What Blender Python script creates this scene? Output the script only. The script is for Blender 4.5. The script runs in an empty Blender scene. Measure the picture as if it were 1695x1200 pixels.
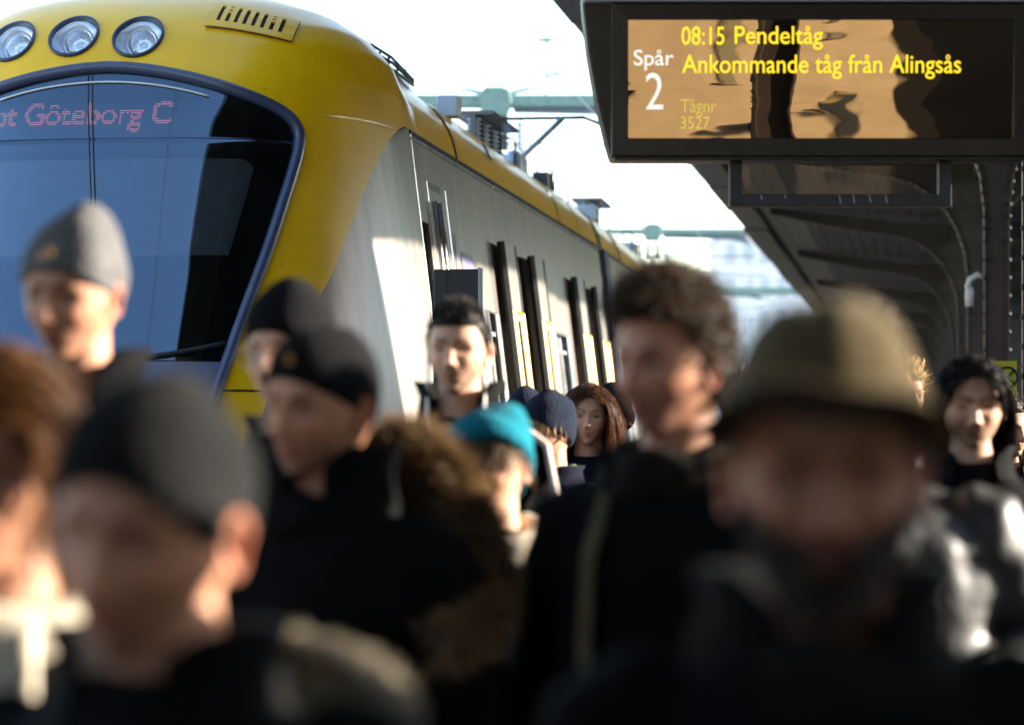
import bpy, bmesh, math, random
import numpy as np
from mathutils import Vector, Matrix, noise

# ------------------------------------------------------------------ camera, sky, sun, exposure
sc = bpy.context.scene
COL = sc.collection
PI = math.pi
R = math.radians
CAM_Z = 1.5
cam_d = bpy.data.cameras.new('camera'); cam = bpy.data.objects.new('camera', cam_d); COL.objects.link(cam)
cam.location = (0, 0, CAM_Z); cam.rotation_euler = (PI/2, 0, 0)
cam_d.lens = 100; cam_d.sensor_width = 36; cam_d.shift_y = 140/1695
cam_d.clip_start = 0.1; cam_d.clip_end = 3000
cam_d.dof.use_dof = True; cam_d.dof.focus_distance = 14.2; cam_d.dof.aperture_fstop = 2.6
cam_d.dof.aperture_blades = 9
sc.camera = cam
SUN_AZ, SUN_EL = R(78), R(18.5)
world = bpy.data.worlds.new('World'); sc.world = world; world.use_nodes = True
wn = world.node_tree
sky = wn.nodes.new('ShaderNodeTexSky'); sky.sky_type = 'NISHITA'; sky.sun_disc = False
sky.sun_elevation = SUN_EL; sky.sun_rotation = SUN_AZ; sky.air_density = 1.0; sky.dust_density = 0.3; sky.ozone_density = 0.3
wn.links.new(sky.outputs[0], wn.nodes['Background'].inputs[0])
wn.nodes['Background'].inputs[1].default_value = 0.125
sun_d = bpy.data.lights.new('sun', 'SUN'); sun_d.energy = 5.0; sun_d.angle = R(0.5); sun_d.color = (1, .90, .76)
sun = bpy.data.objects.new('sun', sun_d); COL.objects.link(sun)
sun_vec = Vector((math.sin(SUN_AZ)*math.cos(SUN_EL), math.cos(SUN_AZ)*math.cos(SUN_EL), math.sin(SUN_EL)))
sun.rotation_euler = sun_vec.to_track_quat('Z', 'Y').to_euler(); sun.location = (20, 10, 20)
vs = sc.view_settings
vs.view_transform = 'Standard'; vs.look = 'None'; vs.gamma = 1; vs.use_curve_mapping = False
vs.exposure = 2.4
sc.cycles.use_denoising = True
sc.cycles.max_bounces = 7; sc.cycles.transparent_max_bounces = 12
sc.cycles.sample_clamp_indirect = 6.0
random.seed(7); np.random.seed(7)

# ------------------------------------------------------------------ helpers
def tag(o, label=None, cat=None, group=None, kind=None):
    for k, v in (('label', label), ('category', cat), ('group', group), ('kind', kind)):
        if v: o[k] = v
    return o

def empty(name, loc=(0, 0, 0), rz=0.0):
    o = bpy.data.objects.new(name, None); COL.objects.link(o)
    o.location = loc; o.rotation_euler = (0, 0, rz); o.empty_display_size = .2
    return o

class MB:
    def __init__(s): s.v = []; s.f = []; s.c = []; s.mi = []
    def add(s, verts, faces, col=None, mi=0):
        b = len(s.v)
        s.v.extend([tuple(map(float, p)) for p in verts])
        s.f.extend([tuple(i+b for i in f) for f in faces])
        s.mi.extend([mi]*len(faces))
        if col is None: s.c.extend([(1, 1, 1)]*len(verts))
        elif len(col) == len(verts) and not isinstance(col[0], (int, float)): s.c.extend([tuple(map(float, c)) for c in col])
        else: s.c.extend([tuple(col)]*len(verts))
        return s
    def grid(s, P, closed_u=False, closed_v=False, col=None, mi=0, skip=None, flip=False):
        """P[i][j] -> rows i, columns j"""
        P = np.asarray(P, float); n, m = P.shape[:2]
        F = []
        for i in range(n if closed_u else n-1):
            for j in range(m if closed_v else m-1):
                if skip is not None and skip(i, j): continue
                a, b, c, d = i*m+j, i*m+(j+1) % m, ((i+1) % n)*m+(j+1) % m, ((i+1) % n)*m+j
                F.append((a, d, c, b) if flip else (a, b, c, d))
        s.add(P.reshape(-1, 3), F, None if col is None else (np.asarray(col).reshape(-1, 3) if not isinstance(col, tuple) else col), mi)
        return s
    def box(s, x0, x1, y0, y1, z0, z1, mi=0):
        V = [(x, y, z) for z in (z0, z1) for y in (y0, y1) for x in (x0, x1)]
        s.add(V, [(0, 2, 3, 1), (4, 5, 7, 6), (0, 1, 5, 4), (2, 6, 7, 3), (0, 4, 6, 2), (1, 3, 7, 5)], mi=mi)
        return s
    def bar(s, a, b, w, h=None, up=(0, 0, 1)):
        h = h or w
        a = Vector(a); b = Vector(b); d = (b-a).normalized(); u = Vector(up)
        if abs(d.dot(u)) > .98: u = Vector((1, 0, 0))
        x = d.cross(u).normalized(); y = x.cross(d).normalized()
        V = []
        for p in (a, b):
            for sx, sy in ((-1, -1), (1, -1), (1, 1), (-1, 1)): V.append(p+x*sx*w/2+y*sy*h/2)
        s.add(V, [(0, 1, 2, 3), (7, 6, 5, 4), (0, 4, 5, 1), (1, 5, 6, 2), (2, 6, 7, 3), (3, 7, 4, 0)])
        return s
    def tube(s, pts, rad, n=8, flat=1.0, cap=True, closed=False, col=None, mi=0):
        pts = [Vector(p) for p in pts]; m = len(pts)
        if not hasattr(rad, '__len__'): rad = [rad]*m
        rings = []; prev = None
        for i, p in enumerate(pts):
            if closed: d = pts[(i+1) % m]-pts[i-1]
            else: d = pts[min(i+1, m-1)]-pts[max(i-1, 0)]
            d.normalize()
            if prev is None:
                u = Vector((0, 0, 1)) if abs(d.z) < .9 else Vector((1, 0, 0))
                x = d.cross(u).normalized()
            else:
                x = (prev-d*prev.dot(d)).normalized()
            prev = x; y = d.cross(x)
            r = rad[i]
            rings.append([p+x*math.cos(2*PI*k/n)*r+y*math.sin(2*PI*k/n)*r*flat for k in range(n)])
        b = len(s.v)
        s.grid([[tuple(q) for q in r] for r in rings], closed_u=closed, closed_v=True, mi=mi, col=col)
        if cap and not closed:
            s.f.append(tuple(b+k for k in range(n))[::-1]); s.f.append(tuple(b+(m-1)*n+k for k in range(n))); s.mi += [mi, mi]
        return s
    def lathe(s, prof, n=24, c=(0, 0, 0), axis='z', mi=0):
        P = []
        for r, h in prof:
            row = []
            for k in range(n):
                a = 2*PI*k/n
                if axis == 'z': row.append((c[0]+r*math.cos(a), c[1]+r*math.sin(a), c[2]+h))
                else: row.append((c[0]+r*math.cos(a), c[1]+h, c[2]+r*math.sin(a)))
            P.append(row)
        s.grid(P, closed_v=True, mi=mi); return s
    def prism(s, poly, y0, y1):
        """poly in (x,z), extruded along y"""
        n = len(poly)
        V = [(x, y0, z) for x, z in poly]+[(x, y1, z) for x, z in poly]
        s.add(V, [tuple(range(n)), tuple(range(2*n-1, n-1, -1))]+[(i, i+n, (i+1) % n+n, (i+1) % n) for i in range(n)])
        return s
    def build(s, name, mat, parent=None, smooth=False, bevel=0, mods=None, color=False):
        me = bpy.data.meshes.new(name)
        me.from_pydata(s.v, [], s.f)
        mats = mat if isinstance(mat, (list, tuple)) else [mat]
        for m in mats: me.materials.append(m)
        if len(mats) > 1: me.polygons.foreach_set('material_index', np.array(s.mi, np.int32))
        if color:
            at = me.color_attributes.new('tint', 'FLOAT_COLOR', 'POINT')
            at.data.foreach_set('color', np.concatenate([np.array(s.c, np.float32), np.ones((len(s.c), 1), np.float32)], 1).ravel())
        if smooth: me.polygons.foreach_set('use_smooth', np.ones(len(me.polygons), bool))
        me.update()
        o = bpy.data.objects.new(name, me); COL.objects.link(o)
        if parent: o.parent = parent
        if bevel:
            b = o.modifiers.new('bevel', 'BEVEL'); b.width = bevel; b.segments = 2; b.limit_method = 'ANGLE'; b.angle_limit = R(40)
        return o

def fix_normals(o):
    bm = bmesh.new(); bm.from_mesh(o.data); bmesh.ops.recalc_face_normals(bm, faces=bm.faces); bm.to_mesh(o.data); bm.free()
    return o

def mat(name, col, rough=.5, metal=0, var=.12, scale=8, bump=0, bscale=40, spec=.5, stretch=None, sss=0, sheen=0, col2=None, attr=False, coat=0, emit=None, estr=1, trans=0, dirt=0):
    m = bpy.data.materials.new(name); m.use_nodes = True
    nt = m.node_tree; L = nt.links; b = nt.nodes['Principled BSDF']
    b.inputs['Roughness'].default_value = rough; b.inputs['Metallic'].default_value = metal
    b.inputs['Specular IOR Level'].default_value = spec
    if coat: b.inputs['Coat Weight'].default_value = coat; b.inputs['Coat Roughness'].default_value = .08
    if sheen: b.inputs['Sheen Weight'].default_value = sheen; b.inputs['Sheen Roughness'].default_value = .4
    if sss:
        b.inputs['Subsurface Weight'].default_value = sss; b.inputs['Subsurface Radius'].default_value = (1, .25, .12); b.inputs['Subsurface Scale'].default_value = .012
    tc = nt.nodes.new('ShaderNodeTexCoord'); mp = nt.nodes.new('ShaderNodeMapping'); L.new(tc.outputs['Object'], mp.inputs[0])
    if stretch: mp.inputs['Scale'].default_value = stretch
    nz = nt.nodes.new('ShaderNodeTexNoise'); nz.inputs['Scale'].default_value = scale; nz.inputs['Detail'].default_value = 6; nz.inputs['Roughness'].default_value = .65
    L.new(mp.outputs[0], nz.inputs['Vector'])
    mx = nt.nodes.new('ShaderNodeMix'); mx.data_type = 'RGBA'; mx.blend_type = 'MIX'
    c1 = tuple(max(0, c*(1-var)) for c in col)+(1,); c2 = tuple(min(1, c*(1+var)) for c in (col2 or col))+(1,)
    mx.inputs[6].default_value = c1; mx.inputs[7].default_value = c2
    rp = nt.nodes.new('ShaderNodeMapRange'); rp.inputs[1].default_value = .32; rp.inputs[2].default_value = .68
    L.new(nz.outputs['Fac'], rp.inputs[0]); L.new(rp.outputs[0], mx.inputs[0])
    out = mx.outputs[2]
    if attr:
        at = nt.nodes.new('ShaderNodeAttribute'); at.attribute_name = 'tint'
        mu = nt.nodes.new('ShaderNodeMix'); mu.data_type = 'RGBA'; mu.blend_type = 'MULTIPLY'; mu.inputs[0].default_value = 1
        L.new(out, mu.inputs[6]); L.new(at.outputs['Color'], mu.inputs[7]); out = mu.outputs[2]
    if dirt:
        n2 = nt.nodes.new('ShaderNodeTexNoise'); n2.inputs['Scale'].default_value = 55; n2.inputs['Detail'].default_value = 3
        L.new(tc.outputs['Object'], n2.inputs['Vector'])
        r2 = nt.nodes.new('ShaderNodeMapRange'); r2.inputs[1].default_value = .68; r2.inputs[2].default_value = .74; L.new(n2.outputs['Fac'], r2.inputs[0])
        sc_ = nt.nodes.new('ShaderNodeMath'); sc_.operation = 'MULTIPLY'; sc_.inputs[1].default_value = dirt; L.new(r2.outputs[0], sc_.inputs[0])
        md = nt.nodes.new('ShaderNodeMix'); md.data_type = 'RGBA'; L.new(sc_.outputs[0], md.inputs[0]); L.new(out, md.inputs[6]); md.inputs[7].default_value = (.08, .06, .03, 1); out = md.outputs[2]
    L.new(out, b.inputs['Base Color'])
    rr = nt.nodes.new('ShaderNodeMapRange'); rr.inputs[3].default_value = max(.02, rough-.08); rr.inputs[4].default_value = min(1, rough+.08)
    L.new(nz.outputs['Fac'], rr.inputs[0]); L.new(rr.outputs[0], b.inputs['Roughness'])
    if bump:
        nb = nt.nodes.new('ShaderNodeTexNoise'); nb.inputs['Scale'].default_value = bscale; nb.inputs['Detail'].default_value = 4; L.new(mp.outputs[0], nb.inputs['Vector'])
        bp = nt.nodes.new('ShaderNodeBump'); bp.inputs['Strength'].default_value = min(1, bump); bp.inputs['Distance'].default_value = .01
        L.new(nb.outputs['Fac'], bp.inputs['Height']); L.new(bp.outputs[0], b.inputs['Normal'])
    if emit:
        b.inputs['Emission Color'].default_value = tuple(emit)+(1,); b.inputs['Emission Strength'].default_value = estr
    if trans:
        tr = nt.nodes.new('ShaderNodeBsdfTranslucent'); L.new(out, tr.inputs[0])
        ms = nt.nodes.new('ShaderNodeMixShader'); ms.inputs[0].default_value = trans
        o = nt.nodes['Material Output']; L.new(b.outputs[0], ms.inputs[1]); L.new(tr.outputs[0], ms.inputs[2]); L.new(ms.outputs[0], o.inputs[0])
    return m

def glass(name, tint, refl, rough=.01, boost=1.0, bump=0, bscale=3, base=None):
    """thin pane: fresnel reflection over a tinted see-through (or dark) layer"""
    m = bpy.data.materials.new(name); m.use_nodes = True; nt = m.node_tree; L = nt.links
    for n in list(nt.nodes):
        if n.type != 'OUTPUT_MATERIAL': nt.nodes.remove(n)
    o = nt.nodes['Material Output']
    g = nt.nodes.new('ShaderNodeBsdfGlossy'); g.inputs['Roughness'].default_value = rough; g.inputs['Color'].default_value = tuple(refl)+(1,)
    t = nt.nodes.new('ShaderNodeBsdfTransparent') if base is None else nt.nodes.new('ShaderNodeBsdfDiffuse')
    t.inputs['Color'].default_value = tuple(tint if base is None else base)+(1,)
    lw = nt.nodes.new('ShaderNodeLayerWeight'); lw.inputs['Blend'].default_value = .25
    mm = nt.nodes.new('ShaderNodeMapRange'); mm.inputs[3].default_value = boost; mm.inputs[4].default_value = 1
    L.new(lw.outputs['Fresnel'], mm.inputs[0])
    ms = nt.nodes.new('ShaderNodeMixShader'); L.new(mm.outputs[0], ms.inputs[0]); L.new(t.outputs[0], ms.inputs[1]); L.new(g.outputs[0], ms.inputs[2]); L.new(ms.outputs[0], o.inputs[0])
    if bump:
        tc = nt.nodes.new('ShaderNodeTexCoord'); nz = nt.nodes.new('ShaderNodeTexNoise'); nz.inputs['Scale'].default_value = bscale; nz.inputs['Detail'].default_value = 2
        L.new(tc.outputs['Object'], nz.inputs['Vector'])
        bp = nt.nodes.new('ShaderNodeBump'); bp.inputs['Strength'].default_value = bump; bp.inputs['Distance'].default_value = .05
        L.new(nz.outputs['Fac'], bp.inputs['Height']); L.new(bp.outputs[0], g.inputs['Normal'])
    return m

def text_mesh(body, w, h, bold=0.0):
    """flat lettering fitted into w x h, lower left at origin, in the xz plane facing -y"""
    cu = bpy.data.curves.new('t', 'FONT'); cu.body = body; cu.size = 1; cu.offset = bold; cu.extrude = 0
    ob = bpy.data.objects.new('t', cu); COL.objects.link(ob)
    dg = bpy.context.evaluated_depsgraph_get(); me = bpy.data.meshes.new_from_object(ob.evaluated_get(dg))
    bpy.data.objects.remove(ob); bpy.data.curves.remove(cu)
    co = np.array([v.co[:] for v in me.vertices]); F = [tuple(p.vertices) for p in me.polygons]; bpy.data.meshes.remove(me)
    lo, hi = co.min(0), co.max(0)
    x = (co[:, 0]-lo[0])/(hi[0]-lo[0])*w; z = (co[:, 1]-lo[1])/(hi[1]-lo[1])*h
    return np.stack([x, np.zeros_like(x), z], 1), F

def sstep(a, b, x):
    t = np.clip((x-a)/(b-a), 0, 1); return t*t*(3-2*t)

# ------------------------------------------------------------------ materials
M = {}
M['yellow'] = mat('train_yellow_paint', (.94, .52, .001), .32, var=.08, scale=2.5, spec=.4, coat=.25, dirt=.45)
M['steel'] = mat('train_brushed_steel', (.165, .165, .168), .36, metal=.5, var=.28, scale=5, stretch=(1, 1.6, .12), bump=.06, bscale=9, col2=(.225, .188, .15))
M['steel_trim'] = mat('bright_trim', (.7, .7, .7), .25, metal=.8)
M['roof_grey'] = mat('roof_grey', (.42, .42, .43), .5, var=.15)
M['frame_blue'] = mat('windscreen_rubber', (.045, .06, .12), .35, spec=.6, coat=.3)
M['black'] = mat('black_plastic', (.010, .010, .012), .45)
M['black_gloss'] = mat('black_mask', (.006, .006, .008), .3)
M['dark'] = mat('dark_interior', (.02, .02, .022), .8)
M['blind'] = mat('blind_fabric', (.24, .28, .29), .8)
M['panel_blue'] = mat('nose_panel', (.13, .15, .24), .35, coat=.3)
M['windscreen'] = glass('windscreen_glass', (.50, .53, .56), (.52, .74, 1.0), .012, .19)
M['window'] = glass('window_glass', (.2, .2, .2), (.8, .85, .9), .02, .16)
M['lens'] = glass('lens_glass', (.85, .88, .92), (1, 1, 1), .02, .12)
M['reflector'] = mat('lamp_reflector', (.85, .87, .9), .14, metal=1, bump=.5, bscale=90)
M['bowl'] = mat('lamp_bowl', (.60, .66, .75), .35, metal=.3)
M['bezel'] = mat('lamp_bezel', (.03, .04, .07), .4)
M['led'] = mat('led_dots', (.3, .05, .03), .6, emit=(1, .25, .16), estr=.30)
M['purple'] = mat('purple_sticker', (.16, .14, .28), .5)
M['white'] = mat('white_paint', (.75, .75, .73), .5)
M['insul'] = mat('insulator_dark', (.02, .025, .05), .3, coat=.4)
M['pale_blue'] = mat('pale_metal', (.45, .52, .62), .4, metal=.3)
M['canopy'] = mat('canopy_paint', (.030, .032, .036), .45, var=.35, scale=3, bump=.15, bscale=25, col2=(.045, .040, .038))
M['rust'] = mat('column_red', (.060, .040, .036), .5, var=.3, scale=4, bump=.2, bscale=30)
M['flange'] = mat('flange_lit', (.13, .105, .085), .45, var=.35, scale=4, bump=.2, bscale=30)  # lighter brown puts the light caught on flange edges into the colour
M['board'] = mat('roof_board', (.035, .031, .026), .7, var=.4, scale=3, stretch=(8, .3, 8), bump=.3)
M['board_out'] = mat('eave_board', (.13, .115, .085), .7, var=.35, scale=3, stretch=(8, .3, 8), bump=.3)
M['cat_green'] = mat('gantry_green', (.19, .30, .27), .55, var=.2)
M['wire'] = mat('wire', (.12, .15, .2), .5)
M['sign_black'] = mat('sign_housing', (.020, .016, .013), .38, var=.4, scale=14, bump=.12, bscale=60)
M['sign_frame'] = mat('sign_frame_blue', (.030, .034, .044), .4, var=.4, scale=20, dirt=.0)
M['chip'] = mat('paint_chip', (.4, .4, .42), .6)
M['txt_y'] = mat('text_yellow', (.5, .42, .03), .6, emit=(1, .70, .02), estr=.24)
M['txt_dim'] = mat('text_dim', (.3, .26, .05), .6, emit=(1, .75, .12), estr=.14)
M['txt_w'] = mat('text_white', (.8, .8, .75), .6, emit=(1, .95, .85), estr=.16)
M['sign_yellow'] = mat('notice_yellow', (.62, .55, .03), .5)
M['platform'] = mat('platform_asphalt', (.075, .07, .066), .85, var=.3, scale=3, bump=.3)
M['kerb'] = mat('platform_edge_stone', (.32, .31, .29), .8, var=.2, bump=.3)
M['ballast'] = mat('ballast', (.16, .14, .12), .9, var=.5, scale=18, bump=.8, bscale=25)
M['rail'] = mat('rail_steel', (.2, .16, .13), .4, metal=.7)
M['far_window'] = mat('far_window', (.55, .58, .64), .4)  # far panes lightened towards the walls, distance haze put into the colour
M['brick'] = mat('dark_brick', (.016, .011, .010), .8, var=.3)
M['plaster'] = mat('warm_plaster', (.52, .40, .25), .85, var=.15, scale=1.2, bump=.2)
M['stone'] = mat('plinth_stone', (.2, .17, .13), .8)
M['pale_wall'] = mat('pale_wall', (.85, .86, .88), .8, var=.1)  # paled in the colour to stand for far haze
M['grey_wall'] = mat('grey_wall', (.80, .82, .86), .8, var=.1)  # far block and roofs, likewise paled in the colour instead of haze

# ------------------------------------------------------------------ setting
TH = R(8.25)                                  # the tracks run 8.25 degrees to the right of the view
def track_xy(l, a): return (a*math.sin(TH)+l*math.cos(TH), a*math.cos(TH)-l*math.sin(TH))
g = MB(); g.grid([[(x, y, -.62) for x in np.linspace(-900, 900, 7)] for y in np.linspace(-700, 1500, 9)])
tag(g.build('ground', M['ballast']), kind='structure')
plat = empty('platform', (0, 0, 0), -TH); tag(plat, kind='structure')
p = MB(); p.box(-2.45, 9.0, -90, 170, -.62, -.002); p.build('platform_body', M['platform'], plat)
for k in range(130):
    if k == 0:
        p = MB(); p.box(-2.68, -2.456, 0, 1.99, -.60, 0); edge = p.build('edge_stone', M['kerb'], plat, bevel=.01)
        edge.location.y = -90
    else:
        c = edge.copy(); COL.objects.link(c); c.location.y = -90+2*k
for l in (-3.81, -5.24, -8.0, -9.43, 10.6, 12.0):
    p = MB(); p.box(l-.035, l+.035, -120, 300, -.615, -.47); o = p.build('rail', M['rail']); o.rotation_euler.z = -TH
    tag(o, kind='structure')

# ------------------------------------------------------------------ train
P0 = (-2.33, 15.5); RAILZ = -.47
UZ = ([-.2, 1.0, 3.41, 3.60, 3.80, 3.95, 4.08, 4.18, 4.23, 4.25], [1.74, 1.74, 1.45, 1.42, 1.34, 1.20, 1.0, .7, .42, .02])
RZ = ([-.2, .8, 1.4, 1.8, 2.5, 3.1, 3.35, 3.6, 3.8, 3.95, 4.08, 4.18, 4.23, 4.25], [-.62, -.62, -.55, -.40, -.08, .17, .28, .42, .57, .74, .98, 1.30, 1.56, 1.85])
def smooth_tab(tab, w):
    zz = np.linspace(tab[0][0], tab[0][-1], 600); vv = np.interp(zz, *tab); k = max(3, int(w/(zz[1]-zz[0])))
    pad = np.concatenate([2*vv[0]-vv[1:k+1][::-1], vv, 2*vv[-1]-vv[-k-1:-1][::-1]])
    ker = np.hanning(2*k+1); ker /= ker.sum()
    return zz, np.convolve(pad, ker, 'same')[k:-k]
US = smooth_tab(UZ, .05); RS = smooth_tab(RZ, .12)
SE, NN, MM_ = 1.9, 3.0, 2.1
def Uh(z): return np.interp(z, *US)
def Rh(z): return np.interp(z, *RS)
def S(u, z):
    U = Uh(z); t = np.clip(np.abs(u)/U, 0, 1); return SE-(SE-Rh(z))*(1-t**NN)**(1/MM_)
def nrm(u, z, e=.01):
    z = min(z, 4.2)
    du = (S(u+e, z)-S(u-e, z))/(2*e); dz = (S(u, z+e)-S(u, z-e))/(2*e)
    v = Vector((du, -1, dz)); return v.normalized()
TZ = -RAILZ                                  # local z of the platform level
def fp(u, z, off=0.0):
    n = nrm(u, z); return (u+n.x*off, S(u, z)+n.y*off, z+n.z*off+TZ)

car = empty('rail_car', (P0[0], P0[1], RAILZ), -TH)
tag(car, 'yellow nosed grey train car with big windscreen and three round headlights', 'train', 'cars of the train')

# windscreen outline as half width over height
FZ = [1.30, 1.36, 1.50, 1.82, 2.215, 2.588, 2.97, 3.16, 3.27, 3.36, 3.44, 3.525, 3.59, 3.62]
FU = [.30, .62, .74, .81, .893, .974, 1.042, 1.066, 1.055, .985, .83, .58, .29, 0.0]
def _cr(pts, n=16):
    out = []; p = [pts[0]]+pts+[(-pts[-2][0], pts[-2][1])]
    for i in range(1, len(p)-2):
        for k in range(n):
            t = k/n; a, b, c, d = (np.array(q, float) for q in p[i-1:i+3])
            out.append(.5*((2*b)+(c-a)*t+(2*a-5*b+4*c-d)*t*t+(3*b-a-3*c+d)*t**3))
    out.append(np.array(pts[-1], float)); return np.array(out)
_fc = _cr(list(zip(FU, FZ))); _o = np.argsort(_fc[:, 1], kind='stable'); _fz, _fu = _fc[_o, 1], np.maximum(_fc[_o, 0], 0)
def fu(z): return np.interp(z, _fz, _fu, left=0, right=0)
BZ = [-.2, 1.0, 1.5, 1.823, 2.158, 2.454, 2.722, 2.963, 3.178, 3.364, 3.425]
BU = [.92, .95, 1.0, 1.06, 1.176, 1.267, 1.32, 1.361, 1.399, 1.437, 1.447]
def bu(z):
    return np.where(z <= 3.425, np.minimum(np.interp(z, BZ, BU), Uh(z)*.9999), Uh(z)*.99999)
LAMPS = [(-.245, 3.825), (.135, 3.812), (-.625, 3.812)]
LR = .138
def in_lamp(u, z): return any((u-a)**2+((z-b)*1.12)**2 < (LR*1.0)**2 for a, b in LAMPS)
VENT = (.60, 3.955)
zs = np.unique(np.concatenate([np.linspace(-.17, 1.3, 18), np.linspace(1.3, 3.2, 60), np.linspace(3.2, 3.62, 70), np.linspace(3.62, 4.245, 64), [3.425]]))
for sgn in (1, -1):
    m = MB(); cols = 100
    P = []
    for z in zs:
        u0 = fu(z); u1 = float(bu(z))
        # columns bunch where the surface turns away
        t = np.linspace(0, 1, cols)
        U = Uh(z); a0 = math.asin(min(1, (u0/U)**(NN/2))) if u0 > 0 else 0; a1 = math.asin(min(1, (u1/U)**(NN/2)))
        if u1/U > .99: uu = u0+(u1-u0)*np.sin(t*PI/2)
        else: uu = u0+(u1-u0)*t
        P.append([(sgn*u, float(S(u, z)), z+TZ) for u in uu])
    P = np.array(P)
    m.grid(P, skip=lambda i, j: (i+1 < len(P) and in_lamp((P[i, j, 0]+P[i+1, j+1, 0])/2, (P[i, j, 2]+P[i+1, j+1, 2])/2-TZ)) or (3.62 > zs[i] and fu(zs[i]) == 0 and zs[i] > 3.615), flip=(sgn < 0))
    o = m.build('front_shell', M['yellow'], car, smooth=True); fix_normals(o)
    # silver cab flank between the yellow sweep and the straight side
    m = MB(); P = []
    for z in np.linspace(-.17, 3.425, 64):
        u1 = float(bu(z)); U = float(Uh(z)); a1 = math.asin(min(1, (u1/U)**(NN/2)))
        al = np.linspace(a1, PI/2, 40)
        P.append([(sgn*U*math.sin(a)**(2/NN), SE-(SE-float(Rh(z)))*max(0, math.cos(a))**(2/MM_), z+TZ) for a in al])
    m.grid(P); o = m.build('cab_flank', M['steel'], car, smooth=True); fix_normals(o)
# frame of the windscreen
def outline(scale_in=0.0, n=160, zlo=1.30):
    zz = np.concatenate([np.linspace(1.30, 1.5, 12), np.linspace(1.55, 3.1, 40), np.linspace(3.12, 3.45, 24), np.linspace(3.46, 3.62, 26)])
    right = [(float(fu(z)), float(z)) for z in zz]
    pts = right+[(-u, z) for u, z in right[::-1][1:]]
    return pts
path = [fp(u, z, .012) for u, z in outline()]
m = MB(); m.tube(path, .034, n=10, closed=True); m.build('windscreen_frame', M['frame_blue'], car, smooth=True)
# glass, black mask behind its border, panel below
def patch(z0, z1, inset, off, nz=60, nu=40, top_inset=None):
    P = []
    for z in np.linspace(z0, z1, nz):
        w = max(0, float(fu(min(3.62, z+(top_inset or inset)*.6)))-inset) if z > 3.1 else max(0, float(fu(z))-inset)
        P.append([fp(u, z, off) for u in np.linspace(-w, w, nu)])
    return P
ZG = 2.00
m = MB(); P = []
for z in np.concatenate([np.linspace(1.96, 3.2, 40), np.linspace(3.2, 3.612, 60)]):
    w = float(fu(z))
    P.append([fp(u, z, .004) for u in np.linspace(-w, w, 48)])
m.grid(P); o = m.build('windscreen', M['windscreen'], car, smooth=True)
m = MB(); m.grid([[fp(u, z, .008) for u in np.linspace(-max(fu(z), .36), max(fu(z), .36), 20)] for z in np.linspace(1.24, 1.952, 18)]); m.build('nose_panel', M['panel_blue'], car, smooth=True)
m = MB(); m.tube([fp(u, 1.955+.10*abs(u/.83)**2.5, .012) for u in np.linspace(-.82, .82, 40)], .016, n=6); m.build('lower_seal', M['black'], car, smooth=True)
# black border: side bands and band between display and blind
for sgn in (1, -1):
    m = MB(); P = []
    for z in np.linspace(1.97, 3.60, 80):
        w = float(fu(z)); inn = .16+.05*sstep(3.0, 3.3, z); a = max(0, w-inn)
        P.append([fp(sgn*u, z, -.012) for u in np.linspace(a, w, 8)])
    m.grid(P); m.build('glass_border', M['black_gloss'], car, smooth=True)
m = MB(); m.grid([[fp(u, z, -.02) for u in np.linspace(-.86, .86, 30)] for z in np.linspace(3.14, 3.23, 4)]); m.build('glass_band', M['black_gloss'], car, smooth=True)
m = MB(); m.tube([fp(u, 3.53-.25*(u)**2, .010) for u in np.linspace(-.60, .60, 30)], .006, n=6); m.build('trim_strip', M['white'], car, smooth=True)
# cab interior: display box with the destination, blind, dashboard, back wall
disp = MB(); disp.grid([[fp(u, z, -.05) for u in np.linspace(-.85, .60, 24)] for z in (3.21, 3.33, 3.45)]); dob = disp.build('destination_display', M['black'], car, smooth=True)
co, F = text_mesh('Mot Göteborg C', 1.19, .185, .02)
tri = np.array([[co[i][[0, 2]] for i in (f[0], f[k], f[k+1])] for f in F for k in range(1, len(f)-1)])
m = MB()
for xx in np.arange(0, 1.19, .0125):
    for zz_ in np.arange(.003, .185, .0125):
        a, b, c = tri[:, 0], tri[:, 1], tri[:, 2]; q = np.array([xx, zz_])
        d1 = np.cross(b-a, q-a); d2 = np.cross(c-b, q-b); d3 = np.cross(a-c, q-c)
        if (((d1 >= 0) & (d2 >= 0) & (d3 >= 0)) | ((d1 <= 0) & (d2 <= 0) & (d3 <= 0))).any():
            u = -.79+xx; z = 3.262+zz_
            r = .0044
            m.add([fp(u-r, z-r*.55, -.044), fp(u+r, z-r*.55, -.044), fp(u+r, z+r*.55, -.044), fp(u-r, z+r*.55, -.044)], [(0, 1, 2, 3)])
o = m.build('lettering', M['led'], dob)
m = MB(); P = []
for z in np.linspace(2.57, 3.12, 20):
    w = float(fu(z))-.17-.07*sstep(3.06, 3.12, z)**2
    P.append([fp(u, z, -.07) for u in np.linspace(-w, w, 24)])
m.grid(P); m.build('sun_blind', M['blind'], car, smooth=True)
m = MB(); m.box(-1.1, 1.1, .1, 1.5, 1.5+TZ, 1.62+TZ); m.build('dashboard', M['dark'], car, bevel=.03)
m = MB(); m.box(-1.25, 1.25, 1.55, 1.6, .5+TZ, 3.6+TZ); m.build('cab_back_wall', M['dark'], car)
m = MB()
for du in (-.012, .012): m.tube([fp(du-.085+.017*k, 3.57-k*.106, .006) for k in range(9)], .0045, n=5)
m.build('screen_seam', M['black'], car)  # stands for the seam of the windscreen, built as two skewed rods
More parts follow.
